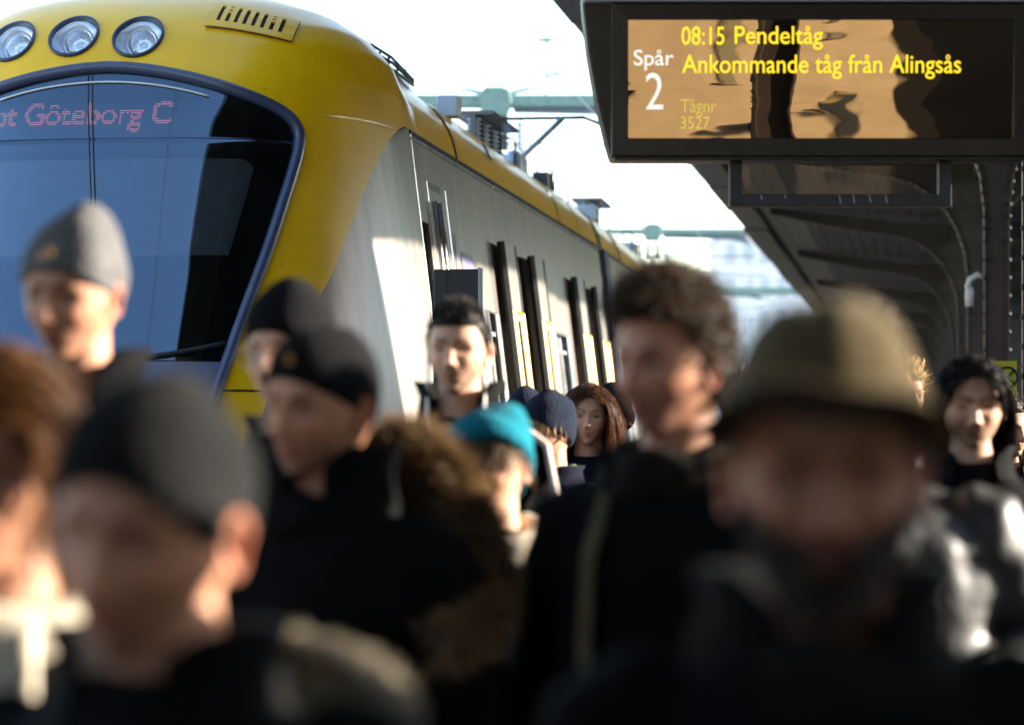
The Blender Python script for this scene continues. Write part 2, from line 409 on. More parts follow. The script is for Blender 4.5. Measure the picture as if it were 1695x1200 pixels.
# headlights
for i, (u, z) in enumerate(LAMPS):
    n = nrm(u, z); ax = (n+Vector((0, -.9, -.25))).normalized()
    base = Vector(fp(u, z, .0))
    xx = ax.cross(Vector((0, 0, 1))).normalized(); yy = xx.cross(ax)
    def ring(r, d, k=40, dx=0, dy=0): return [base+ax*d+xx*(math.cos(2*PI*q/k)*r+dx)+yy*(math.sin(2*PI*q/k)*r+dy) for q in range(k)]
    m = MB(); rows = []
    # bezel follows the shell so it sits on it all round
    for rr, off in ((LR*1.07, -.004), (LR*1.06, .016), (LR*.97, .018), (LR*.93, -.02)):
        rows.append([fp(u+math.cos(2*PI*q/48)*rr, z+math.sin(2*PI*q/48)*rr/1.12, off) for q in range(48)])
    m.grid(rows, closed_v=True); hb = m.build('headlight', M['bezel'], car, smooth=True)
    m = MB(); rows = [[fp(u+math.cos(2*PI*q/48)*LR*.94, z+math.sin(2*PI*q/48)*LR*.94/1.12, -.01) for q in range(48)]]
    ctr = base-ax*.10
    for rr, d in ((.118, -.05), (.095, -.085), (.085, -.088)):
        rows.append([tuple(p) for p in [base+ax*d+xx*math.cos(2*PI*q/48)*rr+yy*math.sin(2*PI*q/48)*rr for q in range(48)]])
    # order first ring like the others
    first = np.array(rows[0]); ref = np.array(rows[1]); sh = int(np.argmin(((first-ref[0])**2).sum(1)))
    cand = [np.roll(first, -sh, 0), np.roll(first[::-1], -((47-sh)), 0)]
    rows[0] = min(cand, key=lambda c: ((c-ref)**2).sum()).tolist()
    m.grid(rows, closed_v=True); m.build('bowl', M['bowl'], hb, smooth=True)
    m = MB(); rows = []
    for rr, d in ((.086, -.088), (.084, -.078), (.075, -.10), (.05, -.125), (.02, -.135), (.012, -.12), (.001, -.118)):
        rows.append([tuple(p) for p in ring(rr, d, 40)])
    m.grid(rows, closed_v=True); m.build('reflector', M['reflector'], hb, smooth=True)
    m = MB(); rows = []
    for rr, d in ((.083, -.080), (.06, -.072), (.03, -.068), (.001, -.067)): rows.append([tuple(p) for p in ring(rr, d, 40)])
    m.grid(rows, closed_v=True); m.build('lens', M['lens'], hb, smooth=True)
    m = MB(); m.tube([tuple(p) for p in ring(.084, -.08, 40)], .004, n=6, closed=True); m.build('lens_ring', M['steel_trim'], hb, smooth=True)
# vent plate with real slots (pattern of long and dotted slots)
va, vb = .42, .93
def vp(a, b, off):   # a 0..1 across, b 0..1 up
    u = .50+.46*a; z = 4.04-.10*a**1.3-.17*(1-b)*(1-.15*a); return fp(u, z, off)
aa = [0]; slots = []
for k in range(8):
    x0 = .10+.103*k; aa += [x0, x0+.045]; slots.append((x0, x0+.045))
aa += [1]; bb = [0, .24, .62, .68, .76, .82, .88, 1]
aa = np.array(aa)
def vskip(j, i):
    if i % 2 == 0: return False
    k = i//2
    if k in (1, 6): return bb[j] in (.24, .68, .82) and bb[j+1] in (.62, .76, .88)
    return .24 <= bb[j] < .88
m = MB(); m.grid([[vp(a, b, .014) for a in aa] for b in bb], skip=vskip); o = m.build('vent_plate', M['yellow'], car)
sm = o.modifiers.new('thick', 'SOLIDIFY'); sm.thickness = .012; sm.offset = 0
m = MB(); m.grid([[vp(a, b, .005) for a in np.linspace(.02, .98, 24)] for b in np.linspace(.05, .95, 8)]); m.build('vent_backing', M['dark'], o)
m = MB(); m.tube([vp(a, 0, .012) for a in np.linspace(0, 1, 10)]+[vp(1, b, .012) for b in (.3, .6, 1)]+[vp(a, 1, .012) for a in np.linspace(1, 0, 10)]+[vp(0, b, .012) for b in (.6, .3)], .004, n=5, closed=True); m.build('vent_seam', M['bezel'], o)
# joint on the yellow corner
for sgn in (1, -1):
    m = MB(); m.tube([fp(sgn*u, 1.80, .003) for u in np.linspace(fu(1.8)+.03, float(bu(1.8))+.3, 14)], .006, n=5); m.build('panel_joint', M['black'], car)

# straight body: outline of roof and wall
WO = [(1.45, 3.41), (1.415, 3.55), (1.35, 3.68), (1.22, 3.81), (1.0, 3.93), (.6, 4.02), (0, 4.05)]
def roof_rows(L0, L1, us, n=2): return [[(u, s, z+TZ) for u, z in us] for s in np.linspace(L0, L1, n)]
def wall_u(z): return float(Uh(z))
def side_wall(parent, s0, s1, holes, name='side_wall', sgn=1, zt=3.395):
    se = sorted({s0, s1, *[h[0] for h in holes], *[h[1] for h in holes]}); ze = sorted({.12, zt, *[h[2] for h in holes], *[h[3] for h in holes], *np.linspace(.12, zt, 12)})
    def sk(i, j):
        a, b = (se[j]+se[j+1])/2, (ze[i]+ze[i+1])/2
        return any(h[0] < a < h[1] and h[2] < b < h[3] for h in holes)
    m = MB(); m.grid([[(sgn*wall_u(z), s, z+TZ) for s in se] for z in ze], skip=sk); o = m.build(name, M['steel'], parent)
    sm = o.modifiers.new('thick', 'SOLIDIFY'); sm.thickness = .03; sm.offset = 1 if sgn < 0 else -1
    fix_normals(o); return o
def wall_quad(s0, s1, z0, z1, off, n=6):
    return [[(wall_u(z)+off, s, z+TZ) for s in (s0, s1)] for z in np.linspace(z0, z1, n)]
def window(parent, s0, s1, z0, z1):
    m = MB(); m.grid(wall_quad(s0, s1, z0, z1, -.022)); w = m.build('window', M['window'], parent)
    m = MB(); c = lambda s, z: (wall_u(z)+.004, s, z+TZ)
    m.tube([c(s0, z0), c(s1, z0), c(s1, z1), c(s0, z1)], .022, n=4, closed=True); m.build('window_frame', M['steel_trim'], w)
    m = MB(); m.grid(wall_quad(s0+.03, s1-.03, z1-.16, z1-.135, -.012)); m.build('vent_bar', M['steel_trim'], w)
def door(parent, s0, s1):
    """open plug door: dark opening, two leaves standing proud beside it"""
    m = MB(); m.grid(wall_quad(s0-.02, s1+.02, .25, 2.93, -.55)); m.grid([[(wall_u(2.93)-.02, s, 2.92+TZ) for s in (s0, s1)], [(wall_u(2.93)-.55, s, 2.92+TZ) for s in (s0, s1)]])
    for s in (s0, s1): m.grid([[(wall_u(z)-.01, s, z+TZ), (wall_u(z)-.55, s, z+TZ)] for z in (.25, 1.2, 2.0, 2.93)])
    d = m.build('doorway', M['dark'], parent)
    m = MB()
    for s in (s0+.12, s1-.12): m.tube([(wall_u(z)-.10, s, z+TZ) for z in (.5, 1.5, 2.6)], .018, n=8)
    m.build('grab_pole', mat('pole_orange', (.45, .2, .03), .4), d)
    w = (s1-s0)/2
    for a, b in ((s0-w+.05, s0+.05), (s1-.05, s1+w-.05)):
        m = MB(); zz = np.linspace(.22, 2.95, 8)
        out = [[(wall_u(z)+.085, a, z+TZ), (wall_u(z)+.085, b, z+TZ), (wall_u(z)+.045, b, z+TZ), (wall_u(z)+.045, a, z+TZ)] for z in zz]
        m.grid(out, closed_v=True); m.f += [(0, 1, 2, 3), tuple(len(m.v)-4+k for k in range(4))[::-1]]; m.mi += [0, 0]
        leaf = m.build('door_leaf', M['steel'], parent)
        m = MB(); m.grid(wall_quad(a+.10, b-.10, 1.25, 2.40, .092)); m.build('door_window', M['window'], leaf)
        m = MB(); c = lambda s, z: (wall_u(z)+.092, s, z+TZ)
        m.tube([c(a+.07, 1.2), c(b-.07, 1.2), c(b-.07, 2.46), c(a+.07, 2.46)], .03, n=4, closed=True, flat=.6); m.build('window_surround', M['yellow'], leaf)
        m = MB()
        for s in (a, b): m.tube([(wall_u(z)+.065, s, z+TZ) for z in zz], .032, n=6)
        m.build('door_seal', M['black'], leaf)
END1 = 11.95
holes = [(5.35, 6.45, .25, 2.93), (9.55, 10.6, .25, 2.93), (4.15, 4.62, 1.3, 2.43), (7.72, 8.6, 1.3, 2.43), (1.97, 2.22, 1.6, 2.87), (2.62, 2.86, 1.6, 2.87), (4.66, 4.78, 1.3, 2.43)]
side_wall(car, SE, END1, holes[:6])
side_wall(car, SE, END1, [], sgn=-1)
window(car, *holes[2]); window(car, *holes[3])
door(car, 5.35, 6.45); door(car, 9.55, 10.6)
# cab door and its slit windows, grab rails
m = MB(); m.grid(wall_quad(1.95, 2.24, 1.55, 2.9, -.16)); m.build('cab_recess', M['dark'], car)
m = MB(); m.grid(wall_quad(2.62, 2.86, 1.6, 2.87, -.02)); m.build('cab_door_window', M['window'], car)
m = MB()
for s in (2.33, 2.50): m.tube([(wall_u(z)+.035, s, z+TZ) for z in np.linspace(.5, 3.02, 6)], .016, n=8)
m.build('grab_rail', M['steel_trim'], car, smooth=True)
m = MB(); m.grid(wall_quad(2.36, 2.80, 3.10, 3.145, .004, 2)); m.build('door_slot', M['black'], car)
m = MB()
for s in (SE+.01, 2.30, 2.98): m.tube([(wall_u(z)+.001, s, z+TZ) for z in np.linspace(.2, 3.39 if s < 2 else 3.14, 6)], .007, n=5)
m.build('panel_joint', M['steel_trim'], car)
m = MB(); m.grid(wall_quad(3.36, 3.86, 2.45, 2.78, .004)); m.build('sticker', M['purple'], car)
m = MB(); m.grid(wall_quad(3.13, 3.22, 2.3, 2.88, .004)); m.build('sticker', M['purple'], car)
m = MB(); m.grid(wall_quad(3.24, 3.28, 2.3, 2.70, .004)); m.build('sticker', M['sign_yellow'], car)
m = MB(); m.tube([(1.448, s, 3.402+TZ) for s in (SE, END1)], .016, n=6); m.build('gutter', M['black'], car)
m = MB(); m.tube([(1.462, s, 3.365+TZ) for s in (SE, END1)], .007, n=6); m.build('rain_strip', M['steel_trim'], car)
# roof panels of the car, each a part, and grey top
_w = np.array(WO[:4]); WOF = [(float(np.polyval(np.polyfit(_w[:, 1], _w[:, 0], 3), z)), float(z)) for z in np.linspace(3.41, 3.81, 9)]
def roof_panels(parent, s0, s1, n):
    ed = np.linspace(s0, s1, n+1)
    for k in range(n):
        for sgn in (1, -1):
            j = random.uniform(-.012, .012)
            m = MB(); m.grid([[(sgn*(u+.004*(k % 2)+j), s, z+TZ) for u, z in WOF] for s in (ed[k]+.006, ed[k+1]-.006)])
            o = m.build('roof_panel', M['yellow'], parent, smooth=True)
    m = MB(); m.grid([[(sg*(u), s, z+TZ-.006) for sg, (u, z) in [(1, w) for w in WO[3:]]+[(-1, w) for w in WO[3:-1][::-1]]] for s in (s0, s1)]); m.build('roof_top', M['roof_grey'], parent, smooth=True)
roof_panels(car, 2.3, END1, 7)
# fairing from the high nose down to the lower roof
m = MB(); P = []
NO = [(1.45, 3.41), (1.42, 3.60), (1.34, 3.80), (1.20, 3.95), (1.0, 4.08), (.7, 4.18), (0, 4.25)]
for k in range(8):
    t = float(sstep(0, 1, np.array(k/7.))); s = SE-.02+.42*k/7
    row = [((1-t)*a[0]+t*b[0], s, (1-t)*a[1]+t*b[1]+TZ) for a, b in zip(NO, WO)]
    P.append(row+[(-x, y, z) for x, y, z in row[::-1][1:]])
m.grid(P); m.build('nose_fairing', M['yellow'], car, smooth=True)
m = MB(); m.box(-1.60, 1.60, 1.0, END1, .25, .60); m.build('underframe', M['dark'], car)
m = MB(); m.tube([(0, -.55, .62), (0, .5, .62)], .09, n=12); m.build('coupler', M['dark'], car, smooth=True)
for s in (2.2, 4.6, 10.2):
    m = MB()
    for u in (-.715, .715): m.lathe([(.02, -.06), (.42, -.06), (.43, .02), (.45, .03), (.45, .06), (.02, .06)], 24, (0, 0, 0))
    mm = MB()
    for u in (-.715, .715):
        mm.add([(u+z_, s+x_, .445+y_) for x_, y_, z_ in m.v[:len(m.v)//2]], m.f[:len(m.f)//2])
    mm.build('wheelset', M['rail'], car, smooth=True)
# roof equipment
def loop(parent, s, u=1.16, w=.10, h=.24, r=.010):
    m = MB(); z = 3.80+TZ
    m.tube([(u, s, z-.05), (u, s, z+h-.04), (u+.01, s, z+h), (u+w, s, z+h), (u+w+.02, s, z+h-.04), (u+w+.02, s, z-.12)], r, n=6); m.build('roof_handle', M['insul'], parent, smooth=True)
def insulator_bank(parent, s, u, n=5, ln=.55):
    m = MB(); m.box(u-.16, u+.16, s-.05, s+ln+.05, 4.05+TZ, 4.08+TZ); m.box(u-.02, u+.02, s-.05, s, 3.85+TZ, 4.06+TZ); m.box(u-.02, u+.02, s+ln, s+ln+.05, 3.85+TZ, 4.06+TZ); b = m.build('insulator_rack', M['insul'], parent)
    for k in range(n):
        m = MB(); z0 = 3.83+TZ
        prof = []
        for q in range(6): prof += [(.035, .036*q), (.06, .036*q+.012), (.035, .036*q+.024)]
        m.lathe(prof, 10, (u, s+.04+k*(ln-.08)/(n-1), z0)); m.build('insulator', M['insul'] if k % 2 else M['pale_blue'], b, smooth=True)
m = MB(); m.box(1.18, 1.33, 4.45, 4.62, 3.79+TZ, 3.94+TZ); m.build('roof_box', M['pale_blue'], car, bevel=.01)
m = MB(); m.bar((1.17, 4.53, 3.74+TZ), (1.24, 4.53, 3.85+TZ), .06); m.build('roof_box_bracket', M['pale_blue'], car)
m = MB()
for dz in (0, .05, .09): m.tube([(1.10-.02*dz, 2.5, 3.93+TZ+dz), (1.14, 3.0, 3.93+TZ+dz*.8), (1.17, 3.6, 3.90+TZ+dz*.4)], .011, n=6)
for s in (2.6, 2.9, 3.2, 3.5): m.tube([(1.13, s, 3.84+TZ), (1.13, s+.03, 4.0+TZ)], .010, n=5)
m.build('roof_rail', M['insul'], car)
m = MB(); m.prism([(1.05, 3.85+TZ), (1.20, 3.80+TZ), (1.13, 3.93+TZ)], 2.5, 3.6); m.build('roof_fairing_strip', M['insul'], car)
m = MB(); m.grid([[(1.418-.06*k+.012, s, 3.57+TZ+.12*k) for s in (5.25+k*.0, 5.42+k*.0)] for k in (0, .5, 1)]); m.build('roof_slot', M['dark'], car)
insulator_bank(car, 6.6, 1.10, 6, 1.25)
loop(car, 8.0, 1.10, .10, .22); loop(car, 10.2, 1.10, .12, .20); loop(car, 11.4, 1.10, .12, .20)
m = MB(); m.box(1.10, 1.24, 9.9, 10.15, 3.78+TZ, 3.93+TZ); m.build('roof_box', M['insul'], car, bevel=.01)
m = MB(); m.lathe([(.001, .2), (.05, .18), (.06, 0)], 12, (1.16, 8.3, 3.76+TZ)); m.build('roof_horn', M['pale_blue'], car, smooth=True)
# pantograph arm
m = MB(); m.tube([(1.02, 9.0, 3.86+TZ), (1.30, 10.4, 4.45+TZ)], .026, n=8); pg = m.build('pantograph', M['pale_blue'], car, smooth=True)
m = MB(); m.box(.92, 1.16, 8.8, 9.2, 3.80+TZ, 3.98+TZ); m.build('pantograph_base', M['pale_blue'], pg, bevel=.02)
m = MB(); m.tube([(.55, 10.4, 4.42+TZ), (.7, 10.4, 4.46+TZ), (1.5, 10.4, 4.46+TZ), (1.65, 10.4, 4.40+TZ)], .018, n=6); m.build('collector_strip', M['insul'], pg)
# bellows
m = MB()
for k in range(5):
    s = END1+.02+.11*k; row = [(u*(.965 if k % 2 else .93), z+TZ) for u, z in [(1.70, .3), (1.70, 1.0), (1.45, 3.38)]+WO[1:]]
    m.grid([[(x, s+ds, z-.03) for x, z in row]+[(-x, s+ds, z-.03) for x, z in row[::-1]] for ds in (0, .055)])
m.build('bellows', M['black'], car)

# second car, turned slightly with the curve
TH2 = TH-R(.95)
q = track_xy(0, 0)
s2 = END1+.42
c2x = P0[0]+s2*math.sin(TH); c2y = P0[1]+s2*math.cos(TH)
car2 = empty('rail_car', (c2x, c2y, RAILZ), -TH2)
tag(car2, 'grey second train car behind the dark bellows gap', 'train', 'cars of the train')
E2 = 17.0
hs2 = [(.55, 1.0, 1.3, 2.43), (1.6, 3.0, 1.3, 2.43), (3.6, 5.0, 1.3, 2.43), (6.3, 7.4, .25, 2.93), (9, 10.4, 1.3, 2.43), (11, 12.4, 1.3, 2.43)]
side_wall(car2, 0, E2, hs2); side_wall(car2, 0, E2, [], sgn=-1)
for h in hs2:
    if h[2] > 1: window(car2, *h)
door(car2, 6.3, 7.4)
roof_panels(car2, 0, E2, 9)
m = MB(); m.tube([(1.448, s, 3.402+TZ) for s in (0, E2)], .016, n=6); m.build('gutter', M['black'], car2)
m = MB(); m.tube([(wall_u(z)+.01, .03, z+TZ) for z in np.linspace(.2, 3.39, 6)], .04, n=6); m.build('end_seal', M['frame_blue'], car2)
m = MB(); m.box(-1.70, 1.70, 0, E2, .25, .62); m.build('underframe', M['dark'], car2)
m = MB(); m.grid([[(u, 0.005, z+TZ) for u in (-w, w)] for z, w in ((.3, 1.7), (1, 1.7), (3.4, 1.44), (4.0, .6))]); m.build('end_wall', M['dark'], car2)
insulator_bank(car2, 1.9, 1.10, 5, 1.0); loop(car2, 3.1, 1.1); loop(car2, 6.0, 1.1); loop(car2, 7.0, 1.12)
m = MB(); m.box(1.05, 1.25, 1.3, 1.6, 3.8+TZ, 3.96+TZ); m.box(1.05, 1.22, 6.3, 6.6, 3.8+TZ, 3.94+TZ); m.build('roof_box', M['pale_blue'], car2, bevel=.01)
m = MB()
for s in (2.5, 13.5):
    for u in (-.715, .715): m.tube([(u-.06, s, .445), (u+.06, s, .445)], .44, n=24)
m.build('wheelset', M['rail'], car2)
#PART2
# ------------------------------------------------------------------ canopy over the platform
can = empty('station_canopy', (0, 0, 0), -TH)
tag(can, 'dark riveted iron platform canopy with curved ribs over the crowd', 'canopy')
LC = .66                                      # centre line of the columns, metres right of the camera's own line
# lower edge of a rib, from the foot of the column up and out to the eave (distance from the centre line, height)
low = [(.11, 0), (.11, 3.3), (.115, 3.7), (.15, 4.0), (.24, 4.28), (.38, 4.52), (.56, 4.72), (.80, 4.88), (1.1, 4.97), (2.0, 5.10), (3.2, 5.36)]
top = [(0, 0), (0, 3.3), (0, 3.9), (0, 4.3), (0, 4.75), (0, 5.14), (.40, 5.17), (.75, 5.19), (1.1, 5.21), (2.0, 5.33), (3.2, 5.49)]
def rib_mesh(sgn):
    m = MB(); t = .012
    for y in (-t, t): m.grid([[(LC-sgn*a, y, za), (LC-sgn*b, y, zb)] for (a, za), (b, zb) in zip(low, top)], flip=(y > 0) != (sgn < 0))
    return m
def densify(p, n=6):
    out = []
    for (a, b) in zip(p[:-1], p[1:]):
        for k in range(n): out.append((a[0]+(b[0]-a[0])*k/n, a[1]+(b[1]-a[1])*k/n))
    return out+[p[-1]]
def flange(sgn, w=.13):
    m = MB(); rows = []
    for a, z in low: rows.append([(LC-sgn*(a+.008), -w/2, z), (LC-sgn*(a+.008), w/2, z), (LC-sgn*(a-.006), w/2, z+.004), (LC-sgn*(a-.006), -w/2, z+.004)])
    m.grid(rows, closed_v=True); return m
RIV = [(.02, -.9), (.02, -.4), (.013, .25), (0.001, .5)]
def rivets(sgn):
    m = MB(); acc = 0; last = None
    pts = densify([p for p in low if p[1] >= 1.2 or True], 40)
    d = 0; nxt = 0
    for p, q in zip(pts[:-1], pts[1:]):
        seg = math.hypot(q[0]-p[0], q[1]-p[1]); d += seg
        if d >= nxt and p[1] > 1.2:
            nxt = d+.105
            nx, nz = (q[1]-p[1])/max(seg, 1e-6), -(q[0]-p[0])/max(seg, 1e-6)
            # on the web just inside the flange, facing both ways, and on the flange edges
            for y, sy in ((-.013, -1), (-.066, -1)):
                off = -.045 if y > -.05 else .004
                c = (LC-sgn*(p[0]+nx*off), y, p[1]-nz*off*-1 if False else p[1]+nz*off)
                k = 6; r = .017
                ring = [(c[0]+r*math.cos(2*PI*i/k), c[1], c[2]+r*math.sin(2*PI*i/k)) for i in range(k)]
                ring2 = [(c[0]+.6*r*math.cos(2*PI*i/k), c[1]+sy*.010, c[2]+.6*r*math.sin(2*PI*i/k)) for i in range(k)]
                m.add(ring+ring2, [(i, (i+1) % k, (i+1) % k+k, i+k) for i in range(k)]+[tuple(range(k, 2*k))])
    return m
proto = {}
A1, SP = 16.2, 10.4
for k in range(-6, 20):
    a = A1+SP*k
    for sgn in (1, -1):
        if sgn not in proto:
            rb = rib_mesh(sgn).build('rib', M['canopy'], can); fl = flange(sgn).build('rib_flange', M['flange'], rb, smooth=False); rv = rivets(sgn).build('rivet_row', M['canopy'], rb); rv['kind'] = 'stuff'
            fix_normals(rb); proto[sgn] = (rb, fl, rv)
        else:
            src = proto[sgn]; rb = src[0].copy(); COL.objects.link(rb); rb.parent = can
            for c in src[1:]:
                cc = c.copy(); COL.objects.link(cc); cc.parent = rb
                if c['kind'] if 'kind' in c else None: cc['kind'] = 'stuff'
        rb.location.y = a
    # column cover plates front and back
    if k == -6:
        m = MB(); m.box(LC-.115, LC+.115, -.022, -.013, 0, 3.2); m.box(LC-.115, LC+.115, .013, .022, 0, 3.2); cp = m.build('column_plate', M['rust'], can); cp.location.y = a
        m = MB(); m.box(LC-.2, LC+.2, -.2, .2, 0, .28); cb = m.build('column_base', M['stone'], can, bevel=.02); cb.location.y = a
    else:
        for src in (cp, cb): c = src.copy(); COL.objects.link(c); c.location.y = a
# lengthwise purlins and roof boards
for l in (0,):
    z = 5.02 if l == 0 else 5.12+.11*(abs(l)-1.1)
    m = MB(); m.box(LC+l-.04, LC+l+.04, -56, 218, z-.06 if l else z-.1, z+.10); m.build('purlin', M['canopy'], can)
nb = 15
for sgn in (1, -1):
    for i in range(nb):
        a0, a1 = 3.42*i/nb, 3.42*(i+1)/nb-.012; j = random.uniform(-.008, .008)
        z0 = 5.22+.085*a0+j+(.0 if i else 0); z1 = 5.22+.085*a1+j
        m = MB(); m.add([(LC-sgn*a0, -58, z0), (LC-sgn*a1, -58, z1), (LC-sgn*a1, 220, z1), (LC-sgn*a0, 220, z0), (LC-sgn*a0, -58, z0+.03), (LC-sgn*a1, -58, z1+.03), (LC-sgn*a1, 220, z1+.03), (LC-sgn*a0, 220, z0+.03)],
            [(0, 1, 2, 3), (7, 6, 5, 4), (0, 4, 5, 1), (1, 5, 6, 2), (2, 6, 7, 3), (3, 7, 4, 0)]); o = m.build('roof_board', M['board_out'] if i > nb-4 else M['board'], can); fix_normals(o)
    m = MB()
    for q in range(102):                       # uneven eave trim, a plank every two metres
        m.box(LC-sgn*3.86, LC-sgn*3.43, -58+2*q, -58+2*q+1.985, 5.37+random.uniform(-.02, .02), 5.50) if False else None
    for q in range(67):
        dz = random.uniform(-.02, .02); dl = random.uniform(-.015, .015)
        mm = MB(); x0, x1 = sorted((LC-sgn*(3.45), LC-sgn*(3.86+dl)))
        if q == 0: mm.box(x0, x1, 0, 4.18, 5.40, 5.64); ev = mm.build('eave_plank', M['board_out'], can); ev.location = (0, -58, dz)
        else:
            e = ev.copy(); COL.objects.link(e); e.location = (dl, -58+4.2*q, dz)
for sgn in (1, -1):                           # roofing felt over the boards
    m = MB(); m.grid([[(LC-sgn*a, y, 5.30+.085*a) for a in (0, 1.2, 2.4, 3.4, 3.88)] for y in (-58, 40, 220)]); o = m.build('roofing_felt', M['canopy'], can)
    sm = o.modifiers.new('thick', 'SOLIDIFY'); sm.thickness = .03; sm.offset = 1
# lamp bracket, cable, notice on the columns
lx, ly = track_xy(LC-.16, A1+SP)
lamp = empty('bracket_lamp', (lx, ly, 2.95), -TH); tag(lamp, 'small white bracket lamp fixed to a riveted canopy column', 'lamp')
m = MB(); m.tube([(.04, 0, .12), (-.02, 0, .14), (-.08, 0, .10), (-.11, 0, .02)], .035, n=10, flat=.8); m.build('arm', M['white'], lamp, smooth=True)
m = MB(); m.lathe([(.001, -.18), (.035, -.18), (.04, -.05), (.03, 0), (.001, 0)], 14, (-.09, 0, .03)); m.build('lamp_body', M['white'], lamp, smooth=True)
cx, cy = track_xy(LC-.05, A1-.08)
cab = MB(); cab.tube([track_xy(LC+.10, A1-.05)+(4.6,), track_xy(LC+.02, A1-.05)+(3.9,), track_xy(LC-.03, A1-.05)+(3.2,), track_xy(LC-.02, A1-.05)+(2.2,), track_xy(LC-.02, A1-.05)+(.3,)], .009, n=6)
tag(cab.build('cable', M['board'], None, smooth=True), 'thin brown cable running down the nearest riveted column', 'cable')
nx, ny = track_xy(LC-.225, A1-.10)
notice = empty('warning_notice', (nx, ny, 1.68), -TH); tag(notice, 'yellow warning notice with black crossed circle on canopy column', 'sign')
m = MB(); m.box(-.075, .075, -.006, .006, 0, .30); m.build('plate', M['sign_yellow'], notice)
m = MB(); m.tube([(.02+.055*math.cos(2*PI*k/28), -.009, .21+.055*math.sin(2*PI*k/28)) for k in range(28)], .006, n=6, closed=True)
m.bar((-.018, -.009, .172), (.058, -.009, .248), .010); m.bar((-.018, -.0095, .248), (.058, -.0095, .172), .010); m.build('symbol', M['black'], notice)
m = MB()
for z in (.03, .27): m.bar((-.09, .012, z), (.12, .012, z), .012)
m.build('mounting_strap', M['rail'], notice)
# added unseen block beyond the columns, put there to shade the train nose
sx_, sy_ = track_xy(3.1, 16.15); sh_ = empty('nose_shade_block', (sx_, sy_, 0), -TH); tag(sh_, 'unseen dark block added right of the columns to shade the train nose', 'shade block')
m = MB(); m.box(-1.0, 1.1, -1.9, 1.75, 0, 5.38); m.build('wall', M['canopy'], sh_, bevel=.03)
m = MB(); m.box(-1.04, 1.14, -1.95, 1.8, 2.6, 2.75); m.build('string_course', M['canopy'], sh_, bevel=.03)
m = MB(); m.box(-.5, .5, -1.93, -1.9, 0, 2.2); m.build('door', M['rust'], sh_)
# dark kiosk further down between the columns
kx, ky = track_xy(2.4, 62); kio = empty('platform_kiosk', (kx, ky, 0), -TH); tag(kio, 'dark clad kiosk standing far down the platform behind columns', 'kiosk')
m = MB(); m.box(-1.3, 1.3, -2, 2, 0, 4.2); m.build('wall', M['canopy'], kio, bevel=.03)
m = MB(); m.box(-1.4, 1.4, -2.1, 2.1, 4.2, 4.4); m.build('roof', M['canopy'], kio, bevel=.03)
m = MB(); m.box(-.9, .9, -2.02, -2.0, 1.0, 2.2); m.build('window', M['window'], kio)

# ------------------------------------------------------------------ departure board
BY = 10.8; K = BY/4708
def bx(px): return (px-847.5)*K
def bz(py): return CAM_Z+(740-py)*K
board = empty('departure_board', (bx(1355), BY, bz(260))); tag(board, 'black departure board reading Ankommande tåg från Alingsås hung under canopy', 'departure board')
bl = board.location
def BX(px): return bx(px)-bl.x
def BZ_(py): return bz(py)-bl.z
hs = [(1012, 262), (1004, 235), (986, 160), (972, 80), (964, 10), (963, -22)]
poly = [(BX(x), BZ_(y)) for x, y in hs]; cxm = BX(1359)
poly += [(2*cxm-x, z) for x, z in poly[::-1]]
m = MB(); m.prism(poly, .035, .24); fix_normals(m.build('housing', M['sign_black'], board, bevel=.012))
fx0, fx1, fz0, fz1 = BX(1012), BX(1706), BZ_(259), BZ_(6); ix0, ix1, iz0, iz1 = BX(1040), BX(1678), BZ_(229), BZ_(34)
m = MB()
rows = [[(fx0, .034, fz0), (fx1, .034, fz0), (fx1, .034, fz1), (fx0, .034, fz1)], [(fx0, 0, fz0), (fx1, 0, fz0), (fx1, 0, fz1), (fx0, 0, fz1)], [(ix0, -.002, iz0), (ix1, -.002, iz0), (ix1, -.002, iz1), (ix0, -.002, iz1)], [(ix0, .024, iz0), (ix1, .024, iz0), (ix1, .024, iz1), (ix0, .024, iz1)]]
m.grid(rows, closed_v=True); o = m.build('bezel', M['sign_black'], board, bevel=.004); fix_normals(o)
m = MB(); m.box(BX(966), 2*cxm-BX(966), -.012, .22, BZ_(4), BZ_(-10)); m.build('top_rail', M['chip'], board, bevel=.006)
m = MB(); m.box(fx0+.01, fx1-.01, .0, .03, fz0-.016, fz0-.002); m.build('lower_lip', M['sign_black'], board, bevel=.003)
def wavy_glass():
    """dark mirror-like front glass, slightly warped; a fine mesh so the warp bends reflections"""
    m = MB(); nx, nz = 150, 60; P = []
    for z in np.linspace(iz0, iz1, nz):
        row = []
        for x in np.linspace(ix0, ix1, nx):
            w =   .0014*noise.noise(Vector((x*1.7, z*5.0, 3.1)))+.00024*noise.noise(Vector((x*4.0, z*20, 7.7)))+.00003*noise.noise(Vector((x*16, z*34, 1.7)))
            row.append((x, .016+w-(z-iz0)*.06+.008, z))
        P.append(row)
    m.grid(P); return m
M['board_glass'] = glass('board_glass', None, (.92, .73, .50), .01, .16, base=(.006, .004, .003))
scr = wavy_glass().build('screen', M['board_glass'], board, smooth=True)
m = MB(); m.box(ix0-.01, ix1+.01, .05, .06, iz0-.01, iz1+.01); m.build('screen_backing', M['black'], scr)
